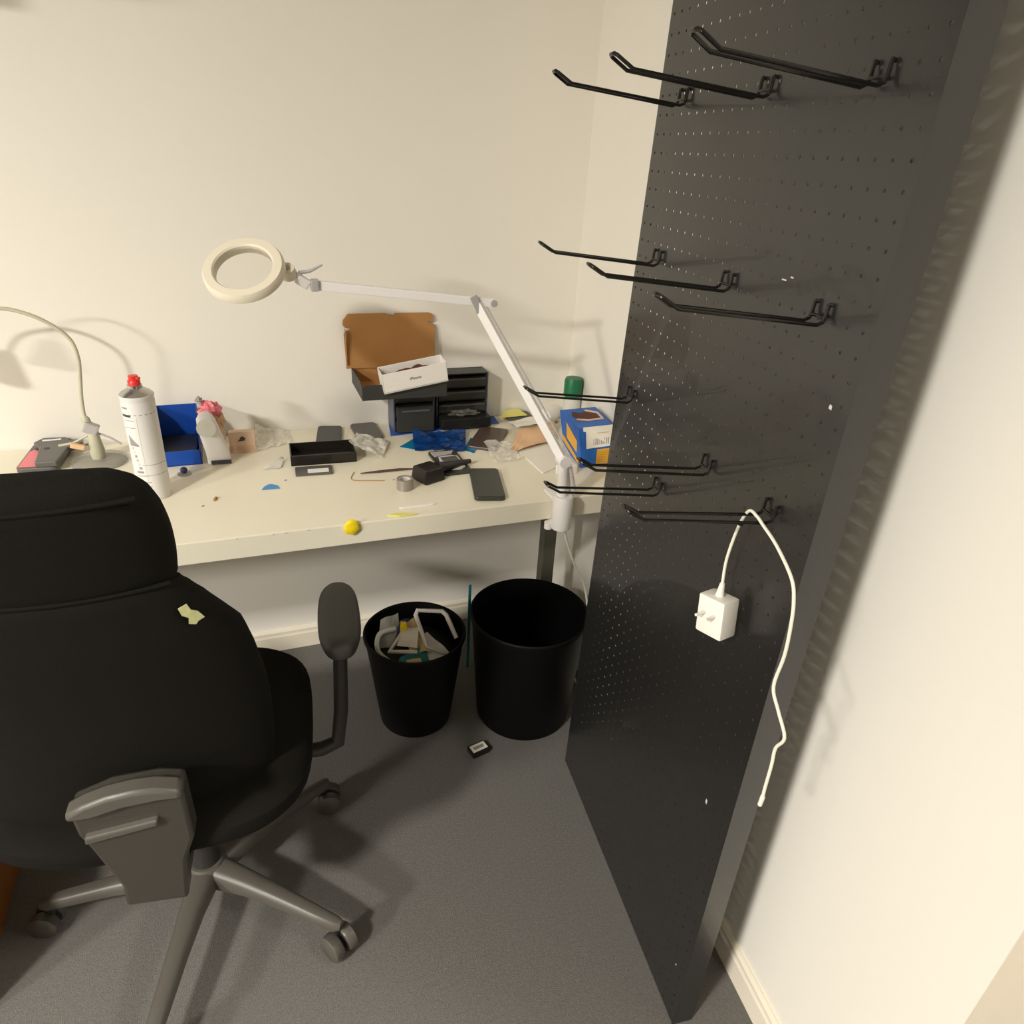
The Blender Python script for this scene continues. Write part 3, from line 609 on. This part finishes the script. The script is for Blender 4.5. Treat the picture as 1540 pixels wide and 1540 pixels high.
obj('printed_band', B().box((0.010, -0.008, 0.006), (0.046, 0.004, 0.009), R=Matrix.Rotation(0.02, 3, 'Y')), 'ink', pc)
obj('seal', B().lathe([(0.022, 0), (0.022, 0.0015), (0.0, 0.002)], 28), 'milky', pc).matrix_basis = Matrix.Translation((-0.013, -0.010, 0.096)) @ Matrix.Rotation(math.radians(82), 4, 'X')
pf = thing('film_wrapper', 'pink crumpled film wrapper behind the white pouch', 'wrapper', (-1.040, -0.150, DZ))
def crum(c, r_, seed, n=14, sz=(1, 1, 1), am=0.55):
    rr = []
    for i in range(1, n):
        th = PI * i / n; ring = []
        for k in range(18):
            a = 2 * PI * k / 18; d = Vector((math.sin(th) * math.cos(a), math.sin(th) * math.sin(a), math.cos(th)))
            f = r_ * (0.75 + am * noise.noise(d * 2.4 + Vector((seed, 0, 0))))
            ring.append(Vector(c) + Vector((d.x * f * sz[0], d.y * f * sz[1], d.z * f * sz[2])))
        rr.append(ring)
    return B().rings(rr)
obj('crumple', crum((0.004, 0, 0.122), 0.030, 3, sz=(1.0, 0.6, 0.9)), 'pink', pf)
obj('tail', crum((0.022, 0.004, 0.096), 0.026, 8, sz=(0.6, 0.5, 1.2)), 'beige', pf)
obj('lower_fold', crum((0.012, 0.006, 0.050), 0.030, 13, sz=(0.8, 0.5, 1.75)), 'pinkbox', pf)
obj('knot', crum((-0.018, -0.002, 0.150), 0.010, 17), 'inkgrey', pf)
db = thing('rubber_ball', 'tiny dark ball on a clear disc in front of the blue bin', 'ball', (-1.108, -0.245, DZ))
obj('disc', B().lathe([(0.001, 0), (0.016, 0), (0.016, 0.003), (0.001, 0.003)], 24, cap=False), 'cleargrey', db)
obj('ball', B().lathe([(0.008 * math.sin(PI * i / 12) + 1e-4, 0.011 - 0.008 * math.cos(PI * i / 12)) for i in range(13)], 20), 'navyscrap', db, smooth=True)
pk = thing('small_carton', 'small pale pink carton with a dark mark beside the white pouch', 'box', (-0.972, -0.128, DZ), -0.04)
obj('body', B().box((0, 0, 0.028), (0.062, 0.020, 0.056), bevel=0.001), 'pinkbox', pk)
obj('lid_flap', B().box((0, -0.0002, 0.013), (0.064, 0.022, 0.014), bevel=0.001), 'beige', pk)
obj('mark', B().prism([(-0.012, -0.005), (0.006, -0.003), (0.009, 0.003), (0.002, 0.009), (-0.004, 0.006), (-0.006, 0.0)], 0.0006, X=(1, 0, 0), Y=(0, 0, 1), O=(0.0, -0.0104, 0.036)), 'ink', pk)
cg = obj('plastic_bag', B().sheet(quad_sheet((-0.95, -0.145, DZ + 0.001), (-0.845, -0.105, DZ + 0.001), (-0.855, -0.03, DZ + 0.004), (-0.935, -0.03, DZ + 0.03), 0.016, 2, 35), 12, 10), 'clear')
tag(cg, 'clear plastic bag lying beside the small pink carton', 'bag')

# ------------------------------------------------------------------ flat phones, cards, tray
def slabphone(name, label, c, size, rz, m, z=0.0, r=0.010, th=0.008, cat='phone', g=None, tilt=None):
    t = thing(name, label, cat, (c[0], c[1], DZ + z), rz, g)
    if tilt: t.rotation_euler.x = tilt
    obj('body', B().prism(rrect(size[0], size[1], r), th), m, t, bevel=0.0015)
    return t
t = slabphone('smartphone', 'dark olive grey phone lying at the wall behind the black tray', (-0.748, -0.070), (0.066, 0.120), -0.17, 'phone', z=0.0)
obj('back_glass', B().prism(rrect(0.063, 0.120, 0.009), 0.0008, O=(0, 0, 0.008)), 'phone', t)
t = slabphone('smartphone', 'grey phone back lying at the wall above the crumpled bag', (-0.645, -0.066), (0.072, 0.118), 0.03, 'phoneg')
obj('back_glass', B().prism(rrect(0.067, 0.120, 0.009), 0.0008, O=(0, 0, 0.008)), 'phoneg', t)
tr = thing('black_tray', 'open black box lid lying upside down in the middle of the desk', 'box', (-0.783, -0.212, DZ), -0.04)
w, d, h, th = 0.160, 0.092, 0.026, 0.003
obj('bottom', B().box((0, 0, 0.0015), (w, d, 0.003)), 'tray', tr)
for c_, s3 in (((0, d / 2 - th / 2, h / 2), (w, th, h)), ((0, -d / 2 + th / 2, h / 2), (w, th, h)), ((w / 2 - th / 2, 0, h / 2), (th, d, h)), ((-w / 2 + th / 2, 0, h / 2), (th, d, h))):
    obj('side', B().box(c_, s3, bevel=0.0008), 'tray', tr)
obj('inner_ridge', B().box((0, 0.0, 0.006), (w * 0.9, 0.004, 0.006)), 'plastic', tr)
cd = thing('sim_card_tray', 'silver phone part with white sticker peeking out before the black lid', 'phone part', (-0.815, -0.297, DZ), -0.06)
obj('plate', B().prism(rrect(0.088, 0.050, 0.004), 0.004), 'phoneg', cd)
obj('sticker', B().box((0.010, -0.006, 0.0045), (0.050, 0.022, 0.0008)), 'lampwhite', cd)
wb = obj('bubble_bag', B().sheet(quad_sheet((-0.715, -0.205, DZ + 0.030), (-0.640, -0.262, DZ + 0.002), (-0.600, -0.155, DZ + 0.004), (-0.680, -0.115, DZ + 0.020), 0.012, 41, 30), 12, 12), 'milky')
tag(wb, 'crumpled milky plastic bag lying against the black box lid', 'bag')
ps = thing('tweezers', 'thin dark tweezers lying on the middle of the desk', 'tool', (-0.643, -0.343, DZ), -0.03)
obj('blade', B().tube([(-0.066, 0.0, 0.002), (-0.02, 0.0, 0.003), (0.03, 0.001, 0.0035), (0.066, 0.001, 0.003)], [0.0008, 0.0024, 0.0026, 0.0018], 8), 'phonebrown', ps)
obj('blade', B().tube([(-0.066, 0.001, 0.003), (-0.02, 0.001, 0.005), (0.03, 0.001, 0.006), (0.066, 0.001, 0.003)], [0.0008, 0.0018, 0.0020, 0.0018], 8), 'phonebrown', ps)
wr = obj('bent_wire', B().tube(spline([(-0.722, -0.325, DZ + 0.001), (-0.735, -0.368, DZ + 0.001), (-0.70, -0.382, DZ + 0.001), (-0.66, -0.392, DZ + 0.001)], 5), 0.0009, 6), 'carton')
tag(wr, 'thin bent copper wire lying below the tweezers', 'wire')
gp_ = obj('opening_pick', B().prism([(-0.020, -0.012), (0.020, -0.013), (0.016, 0.004), (0.004, 0.015), (-0.004, 0.015), (-0.014, 0.004)], 0.0012), 'pick', bevel=0.0004)
gp_.location = (-0.921, -0.365, DZ + 0.0002); tag(gp_, 'blue guitar pick shaped tool alone on the bare desk', 'pick')
ft = obj('foil_scrap', B().sheet(quad_sheet((-0.935, -0.262, DZ + 0.001), (-0.89, -0.262, DZ + 0.001), (-0.878, -0.21, DZ + 0.005), (-0.885, -0.215, DZ + 0.01), 0.004, 5), 5, 5), 'milky')
tag(ft, 'small pale foil scrap left of the black box lid', 'scrap')
tb = obj('tan_chip', B().box((0, 0, 0.002), (0.005, 0.017, 0.004), rz=-0.25, bevel=0.001), 'carton'); tb.location = (-1.040, -0.402, DZ); tag(tb, 'tiny tan chip on the desk right of the spray can', 'chip')
for (x, y, rz, lb_) in ((-1.065, -0.43, 0.6, 'tiny grey crumb just left of the tan chip'), (-0.885, -0.335, 0.2, 'tiny dark crumb above the blue pick'), (-0.638, -0.392, 0.9, 'tiny brown crumb at the end of the bent wire')):
    k_ = obj('crumb', B().box((0, 0, 0.001), (0.006, 0.002, 0.002), rz=rz, bevel=0.0004), 'inkgrey'); k_.location = (x, y, DZ); tag(k_, lb_, 'crumb')

# ------------------------------------------------------------------ organizer, mat, cartons
bm_ = obj('work_mat', B().prism([(-0.585, -0.105), (-0.250, -0.070), (-0.245, -0.004), (-0.570, -0.004)], 0.0015, O=(0, 0, DZ)), 'bluemat'); tag(bm_, 'blue work mat lying flat under the black drawer unit', 'mat')
og = thing('drawer_unit', 'black plastic parts organizer with drawers standing at the wall', 'organizer', (-0.57, -0.004, DZ + 0.0018))
# left block: frame and one big drawer
def og_block(x0, x1, dep, h, nslot, big):
    w = x1 - x0
    obj('back_panel', B().box(((x0 + x1) / 2, -0.003, h / 2), (w, 0.004, h)), 'organizer', og)
    for x in (x0 + 0.002, x1 - 0.002):
        obj('side_panel', B().box((x, -dep / 2, h / 2), (0.004, dep, h), bevel=0.0006), 'orgedge', og)
    for k in range(nslot + 1):
        z = 0.002 + (h - 0.004) * k / nslot
        obj('shelf', B().box(((x0 + x1) / 2, -dep / 2, z), (w - 0.008, dep, 0.003)), 'organizer', og)
    for k in range(nslot):
        z = 0.002 + (h - 0.004) * (k + 0.5) / nslot
        if big and k == 0: continue
        dr = obj('drawer', B().box(((x0 + x1) / 2, -dep / 2 - 0.002, z - (h / nslot) * 0.12), (w - 0.012, dep, h / nslot * 0.60), bevel=0.001), 'blackcarton', og)
        obj('drawer_lip', B().box(((x0 + x1) / 2, -dep - 0.004, z + h / nslot * 0.12), (w - 0.02, 0.005, 0.004)), 'greyplastic', dr)
og_block(0.0, 0.118, 0.075, 0.130, 3, False)
dr = obj('front_tray', B().box((0.059, -0.086, 0.040), (0.104, 0.014, 0.075), bevel=0.002), 'blackcarton', og)
obj('tray_handle', B().box((0.059, -0.095, 0.066), (0.080, 0.006, 0.006), bevel=0.001), 'orgedge', dr)
og_block(0.1275, 0.282, 0.060, 0.156, 4, False)
obj('pulled_drawer', B().box((0.205, -0.082, 0.022), (0.150, 0.050, 0.032), bevel=0.004), 'organizer', og)
obj('drawer_content', crum((0.205, -0.082, 0.046), 0.030, 6, sz=(1.8, 0.6, 0.35)), 'phoneg', og)

mb = thing('mailer_box', 'open brown mailer box, black outside, on top of the drawer unit', 'box', (-0.548, -0.100, DZ + 0.1325))
BX, BY, BH = 0.225, 0.165, 0.042; th = 0.002
c0x = -0.010
obj('bottom', B().box((c0x, 0.005, 0.001), (BX, BY, 0.002)), 'carton', mb)
obj('front_wall', B().prism([(-BX / 2, 0), (BX / 2, 0), (BX / 2, BH * 0.98), (-BX / 2 + 0.01, BH * 0.95), (-BX / 2, BH * 0.8)], th, X=(1, 0, 0), Y=(0, 0, 1), O=(c0x, 0.005 - BY / 2, 0)), 'blackcarton', mb)
obj('back_wall', B().box((c0x, 0.005 + BY / 2 - 0.001, BH / 2), (BX, th, BH)), 'carton', mb)
for s_ in (-1, 1): obj('side_wall', B().prism([(-BY / 2, 0), (BY / 2, 0), (BY / 2, BH), (-BY / 2 + 0.02, BH), (-BY / 2, BH * 0.8)], th, X=(0, 1, 0), Y=(0, 0, 1), O=(c0x + s_ * BX / 2 - (th if s_ > 0 else 0), 0.005, 0)), 'blackcarton', mb)
lh = 0.150; hw = BX / 2 + 0.004
lid = [(-hw - 0.010, 0.004), (-hw - 0.012, 0.098), (-hw - 0.006, 0.106), (-hw + 0.004, 0.108), (-hw + 0.004, 0.112), (-hw - 0.008, 0.114), (-hw - 0.014, 0.122), (-hw - 0.012, 0.134), (-hw + 0.002, lh), (-0.012, lh), (-0.008, lh - 0.006), (0.008, lh - 0.006), (0.012, lh),
       (hw - 0.012, lh), (hw - 0.001, 0.146), (hw + 0.002, 0.134), (hw + 0.001, 0.128), (hw - 0.012, 0.126), (hw - 0.012, 0.122), (hw + 0.002, 0.120), (hw + 0.006, 0.110), (hw + 0.006, 0.004)]
obj('lid', B().prism(lid, 0.003, X=(1, 0, 0), Y=(0, 0.06, 1), O=(c0x, 0.083, 0.036)), 'carton', mb)
obj('side_flap', B().prism([(0, 0), (0.012, 0.005), (0.012, 0.090), (0.004, 0.100)], 0.002, X=(0, -1, 0), Y=(0.0, 0, 1), O=(c0x - hw - 0.008, 0.085, 0.048)), 'carton', mb)

pb = thing('phone_box', 'white phone box, open on top, leaning in the mailer box', 'box', (-0.545, -0.178, DZ + 0.166))
Rb = Matrix.Rotation(-0.16, 4, 'Y') @ Matrix.Rotation(math.radians(7), 4, 'X')
bw, bd_, bh = 0.172, 0.052, 0.054
prt = []
prt.append(obj('bottom', B().box((0, 0, 0.002), (bw, bd_, 0.004)), 'whitecarton', pb))
for c_, s3 in (((0, -bd_ / 2 + 0.001, bh / 2), (bw, 0.002, bh)), ((0, bd_ / 2 - 0.001, bh / 2), (bw, 0.002, bh)), ((bw / 2 - 0.001, 0, bh / 2), (0.002, bd_, bh)), ((-bw / 2 + 0.001, 0, bh / 2), (0.002, bd_, bh))):
    prt.append(obj('side', B().box(c_, s3, bevel=0.0005), 'whitecarton', pb))
prt.append(obj('insert', crum((0.0, 0, 0.032), 0.05, 4, sz=(1.55, 0.42, 0.35)), 'cartondark', pb))
tx = text('printed_word', 'iPhone', 0.011, 'ink', pb, Matrix.Translation((0.0, -bd_ / 2 - 0.0003, 0.028)) @ Matrix.Rotation(PI / 2, 4, 'X'))
for o_ in prt + [tx]: o_.matrix_basis = Rb @ o_.matrix_basis
pb.location = (-0.531, -0.168, DZ + 0.168)

bf = obj('film_bag', B().sheet(quad_sheet((-0.545, -0.225, DZ + 0.001), (-0.415, -0.262, DZ + 0.001), (-0.375, -0.135, DZ + 0.006), (-0.525, -0.108, DZ + 0.008), 0.016, 7, 28), 16, 14), 'bluefilm'); tag(bf, 'crumpled dark blue film bag before the drawer unit', 'bag')
bf = obj('film_sheet', B().prism([(-0.578, -0.188), (-0.530, -0.225), (-0.50, -0.205), (-0.520, -0.130)], 0.0012, O=(0, 0, DZ + 0.0002)), 'cyanfilm'); tag(bf, 'bright cyan film corner left of the dark blue bag', 'film', 'cyan film')
bf = obj('film_sheet', B().prism([(-0.415, -0.245), (-0.395, -0.275), (-0.352, -0.205), (-0.370, -0.165)], 0.0012, O=(0, 0, DZ + 0.0002)), 'cyanfilm'); tag(bf, 'cyan film corner between the dark blue bag and the brown tinted phone', 'film', 'cyan film')

t = slabphone('smartphone', 'brown tinted phone screen lying right of the dark blue bag', (-0.325, -0.188), (0.082, 0.165), -0.56, 'phonebrown')
obj('side_frame', B().prism(rrect(0.078, 0.157, 0.011), 0.002, O=(0, 0, 0.002)), 'scuff', t)
t = slabphone('smartphone', 'grey phone under a yellow note near the wall corner', (-0.176, -0.055), (0.078, 0.098), 0.02, 'phoneg', th=0.012)
obj('back_glass', B().prism(rrect(0.072, 0.09, 0.009), 0.0008, O=(0, 0, 0.012)), 'phone', t)
nt_ = obj('sticky_note', B().sheet(quad_sheet((-0.245, -0.062, DZ + 0.0145), (-0.155, -0.058, DZ + 0.0145), (-0.165, -0.005, DZ + 0.020), (-0.212, -0.008, DZ + 0.016), 0.003, 2), 6, 6), 'note'); tag(nt_, 'pale yellow note lying on the grey phone by the wall', 'note')
# opened phone
ip = thing('opened_phone', 'opened phone with its battery showing beside the plain dark phone', 'phone', (-0.478, -0.325, DZ), 0.03)
obj('frame', B().prism(rrect(0.074, 0.150, 0.009), 0.006), 'phone', ip)
obj('board', B().prism([(-0.030, 0.035), (0.020, 0.045), (0.030, 0.064), (-0.032, 0.066)], 0.002, O=(0, 0, 0.006)), 'lampgrey', ip)
obj('shield', B().prism([(-0.030, -0.052), (0.012, -0.058), (0.028, -0.045), (0.031, 0.028), (0.016, 0.036), (-0.020, 0.032), (-0.026, 0.0)], 0.0016, O=(0, 0, 0.006)), 'scuff', ip)
obj('battery', B().box((0.003, -0.008, 0.0095), (0.042, 0.058, 0.003), bevel=0.001), 'phoneg', ip)
t = slabphone('smartphone', 'plain dark grey phone lying nearest to the front right desk edge', (-0.428, -0.477), (0.073, 0.168), -0.225, 'phone', th=0.010)
obj('back_glass', B().prism(rrect(0.070, 0.160, 0.009), 0.0008, O=(0, 0, 0.010)), 'phone', t)
obj('socket', B().box((0, -0.0826, 0.005), (0.010, 0.001, 0.003)), 'ink', t)
dv = thing('camera_grip', 'black lumpy block with a strap lying between tape roll and phone', 'device', (-0.555, -0.405, DZ), 0.20)
obj('block', B().box((0, 0, 0.017), (0.062, 0.062, 0.034), rz=0.2, taper=0.86, bevel=0.005), 'tray', dv)
obj('strap', B().tube([(0.025, 0.005, 0.022), (0.06, 0.015, 0.016), (0.10, 0.028, 0.012), (0.135, 0.032, 0.011)], [0.016, 0.012, 0.009, 0.006], 10), 'tray', dv, smooth=True)
tp = thing('tape_roll', 'small grey metallic tape roll left of the black block', 'tape', (-0.622, -0.445, DZ))
obj('roll', B().lathe([(0.014, 0.0), (0.0195, 0.0), (0.0195, 0.026), (0.014, 0.026), (0.014, 0.0)], 32, cap=False), 'tape', tp, smooth=True)
obj('core', B().lathe([(0.012, 0.001), (0.0142, 0.001), (0.0142, 0.025), (0.012, 0.025), (0.012, 0.001)], 32, cap=False), 'scuff', tp, smooth=True)
sp = obj('spudger', B().prism([(-0.042, -0.002), (-0.035, -0.0045), (0.035, -0.004), (0.045, 0.0), (0.035, 0.003), (-0.035, 0.004)], 0.003), 'lampwhite', bevel=0.0008); sp.location = (-0.616, -0.543, DZ); tag(sp, 'white plastic spudger near the front desk edge', 'tool')
yl = obj('foam_scrap', B().prism([(-0.032, 0.004), (-0.005, -0.006), (0.018, -0.006), (0.034, -0.004), (0.016, 0.004), (-0.004, 0.009)], 0.004), 'note', bevel=0.001); yl.location = (-0.660, -0.580, DZ); tag(yl, 'pale yellow scrap on the front edge below the white spudger', 'scrap')
yb = obj('putty_blob', crum((0, 0, 0), 0.021, 2, sz=(1.05, 0.35, 1.10), am=0.15), 'yellow', smooth=True); yb.location = (-0.771, -0.594, DZ - 0.006); tag(yb, 'bright yellow putty blob stuck on the front desk edge', 'putty')
sb = obj('plastic_bag', B().sheet(quad_sheet((-0.365, -0.355, DZ + 0.001), (-0.285, -0.350, DZ + 0.001), (-0.275, -0.24, DZ + 0.006), (-0.355, -0.235, DZ + 0.014), 0.014, 51, 40), 12, 12), 'clear'); tag(sb, 'small clear crinkled bag below the brown tinted phone', 'bag')
# envelopes and papers
ev = obj('paper_envelope', B().sheet(quad_sheet((-0.300, -0.300, DZ + 0.003), (-0.150, -0.250, DZ + 0.006), (-0.105, -0.150, DZ + 0.022), (-0.250, -0.215, DZ + 0.028), 0.02, 61, 12), 12, 10, 0.001), 'manila'); tag(ev, 'torn tan paper envelope behind the white lamp arm', 'envelope')
ev = obj('paper_sheet', B().sheet(quad_sheet((-0.245, -0.200, DZ + 0.034), (-0.150, -0.190, DZ + 0.040), (-0.130, -0.090, DZ + 0.020), (-0.240, -0.110, DZ + 0.016), 0.012, 66, 14), 10, 10), 'paper'); tag(ev, 'white paper flap lying on the torn tan envelope', 'paper')
ev = obj('paper_card', B().prism([(-0.272, -0.300), (-0.180, -0.270), (-0.165, -0.385), (-0.265, -0.445)], 0.0025, O=(0, 0, DZ)), 'paper'); tag(ev, 'cream card lying flat at the foot of the lamp arm', 'card')
ev = obj('paper_roll', B().tube([(-0.125, -0.115, DZ + 0.026), (-0.065, -0.075, DZ + 0.026)], 0.024, 20), 'whitecarton', smooth=True); tag(ev, 'white paper roll lying behind the lamp arm near the corner', 'paper')
ev = obj('paper_clip_card', B().box((0, 0, 0.012), (0.05, 0.03, 0.024), rz=0.3, bevel=0.003), 'whitecarton'); ev.location = (-0.205, -0.455, DZ); tag(ev, 'small white carton just right of the lamp post', 'box')

# blue and yellow carton, bottle
bx_ = thing('blue_carton', 'blue and yellow carton with white barcode label and torn open top', 'box', (-0.11, -0.35, DZ))
def q3(x, y, z): return (x + 0.11, y + 0.35, z)
bot = [q3(-0.152, -0.432, 0), q3(-0.066, -0.432, 0), q3(-0.050, -0.285, 0), q3(-0.136, -0.285, 0)]
topv = [q3(-0.172, -0.436, 0.112), q3(-0.070, -0.430, 0.112), q3(-0.048, -0.285, 0.112), q3(-0.160, -0.290, 0.112)]
obj('body', B().hexa(bot, topv), 'bluebox', bx_, bevel=0.002)
obj('torn_hole', B().prism([(-0.034, -0.020), (-0.008, -0.030), (0.028, -0.026), (0.034, 0.012), (0.012, 0.030), (-0.006, 0.020), (-0.026, 0.034), (-0.036, 0.008)], 0.0012, O=(0.0, 0.0, 0.1122)), 'cartondark', bx_)
obj('torn_edge', B().tube([(x, y, 0.1135) for x, y in [(-0.040, -0.026), (-0.008, -0.037), (0.034, -0.032), (0.041, 0.014), (0.014, 0.037)]], 0.003, 6), 'beige', bx_)
def on_face(a, b_, c_, d_, u_, v_): 
    a, b_, c_, d_ = map(Vector, (a, b_, c_, d_)); return a * (1 - u_) * (1 - v_) + b_ * u_ * (1 - v_) + c_ * u_ * v_ + d_ * (1 - u_) * v_
def decal(name, face, uv, m, off, parent):
    a = [on_face(*face, u_, v_) for u_, v_ in uv]; n = (Vector(face[1]) - Vector(face[0])).cross(Vector(face[3]) - Vector(face[0])).normalized()
    bb_ = B(); lo = [bb_.bm.verts.new(p + n * (off - 0.0005)) for p in a]; hi = [bb_.bm.verts.new(p + n * off) for p in a]
    bb_.bm.faces.new(hi); bb_.bm.faces.new(lo[::-1])
    for i in range(len(a)): bb_.bm.faces.new((lo[i], lo[(i + 1) % len(a)], hi[(i + 1) % len(a)], hi[i]))
    return obj(name, bb_, m, parent)
front = (bot[0], bot[1], topv[1], topv[0]); left = (bot[3], bot[0], topv[0], topv[3])
lbl = decal('barcode_label', front, [(0.20, 0.48), (0.98, 0.50), (1.0, 1.02), (0.12, 1.02), (0.12, 0.92), (0.2, 0.9)], 'paper', 0.0012, bx_)
for k in range(9): decal('bar', front, [(0.42 + k * 0.055, 0.56), (0.42 + k * 0.055 + (0.03 if k % 3 else 0.018), 0.56), (0.42 + k * 0.055 + (0.03 if k % 3 else 0.018), 0.72), (0.42 + k * 0.055, 0.72)], 'inkgrey', 0.0016, lbl)
decal('print_line', front, [(0.52, 0.84), (0.88, 0.84), (0.88, 0.86), (0.52, 0.86)], 'beige', 0.0016, lbl)
yp = decal('yellow_print', front, [(0.50, 0.06), (0.98, 0.06), (0.98, 0.44), (0.54, 0.44)], 'yellowink', 0.0006, bx_)
for k in range(7): decal('print_line', front, [(0.55, 0.10 + k * 0.045), (0.94, 0.10 + k * 0.045), (0.94, 0.118 + k * 0.045), (0.55, 0.118 + k * 0.045)], 'orangeink', 0.0010, yp)
decal('yellow_print', left, [(0.30, 0.42), (0.82, 0.30), (0.88, 0.62), (0.36, 0.84)], 'yellowink', 0.0006, bx_)
decal('yellow_print', left, [(0.02, 0.22), (0.9, 0.02), (0.88, 0.14), (0.05, 0.40)], 'yellowink', 0.0006, bx_)
bo = thing('glue_bottle', 'clear bottle with a green cap in the wall corner behind the blue carton', 'bottle', (-0.043, -0.125, DZ))
obj('body', B().lathe([(0.001, 0.0), (0.024, 0.0), (0.026, 0.004), (0.026, 0.085), (0.024, 0.095), (0.001, 0.096)], 32, cap=False), 'bottle', bo, smooth=True)
obj('cap', B().lathe([(0.0265, 0.092), (0.0270, 0.096), (0.0270, 0.138), (0.024, 0.146), (0.001, 0.147)], 32), 'green', bo, smooth=True)
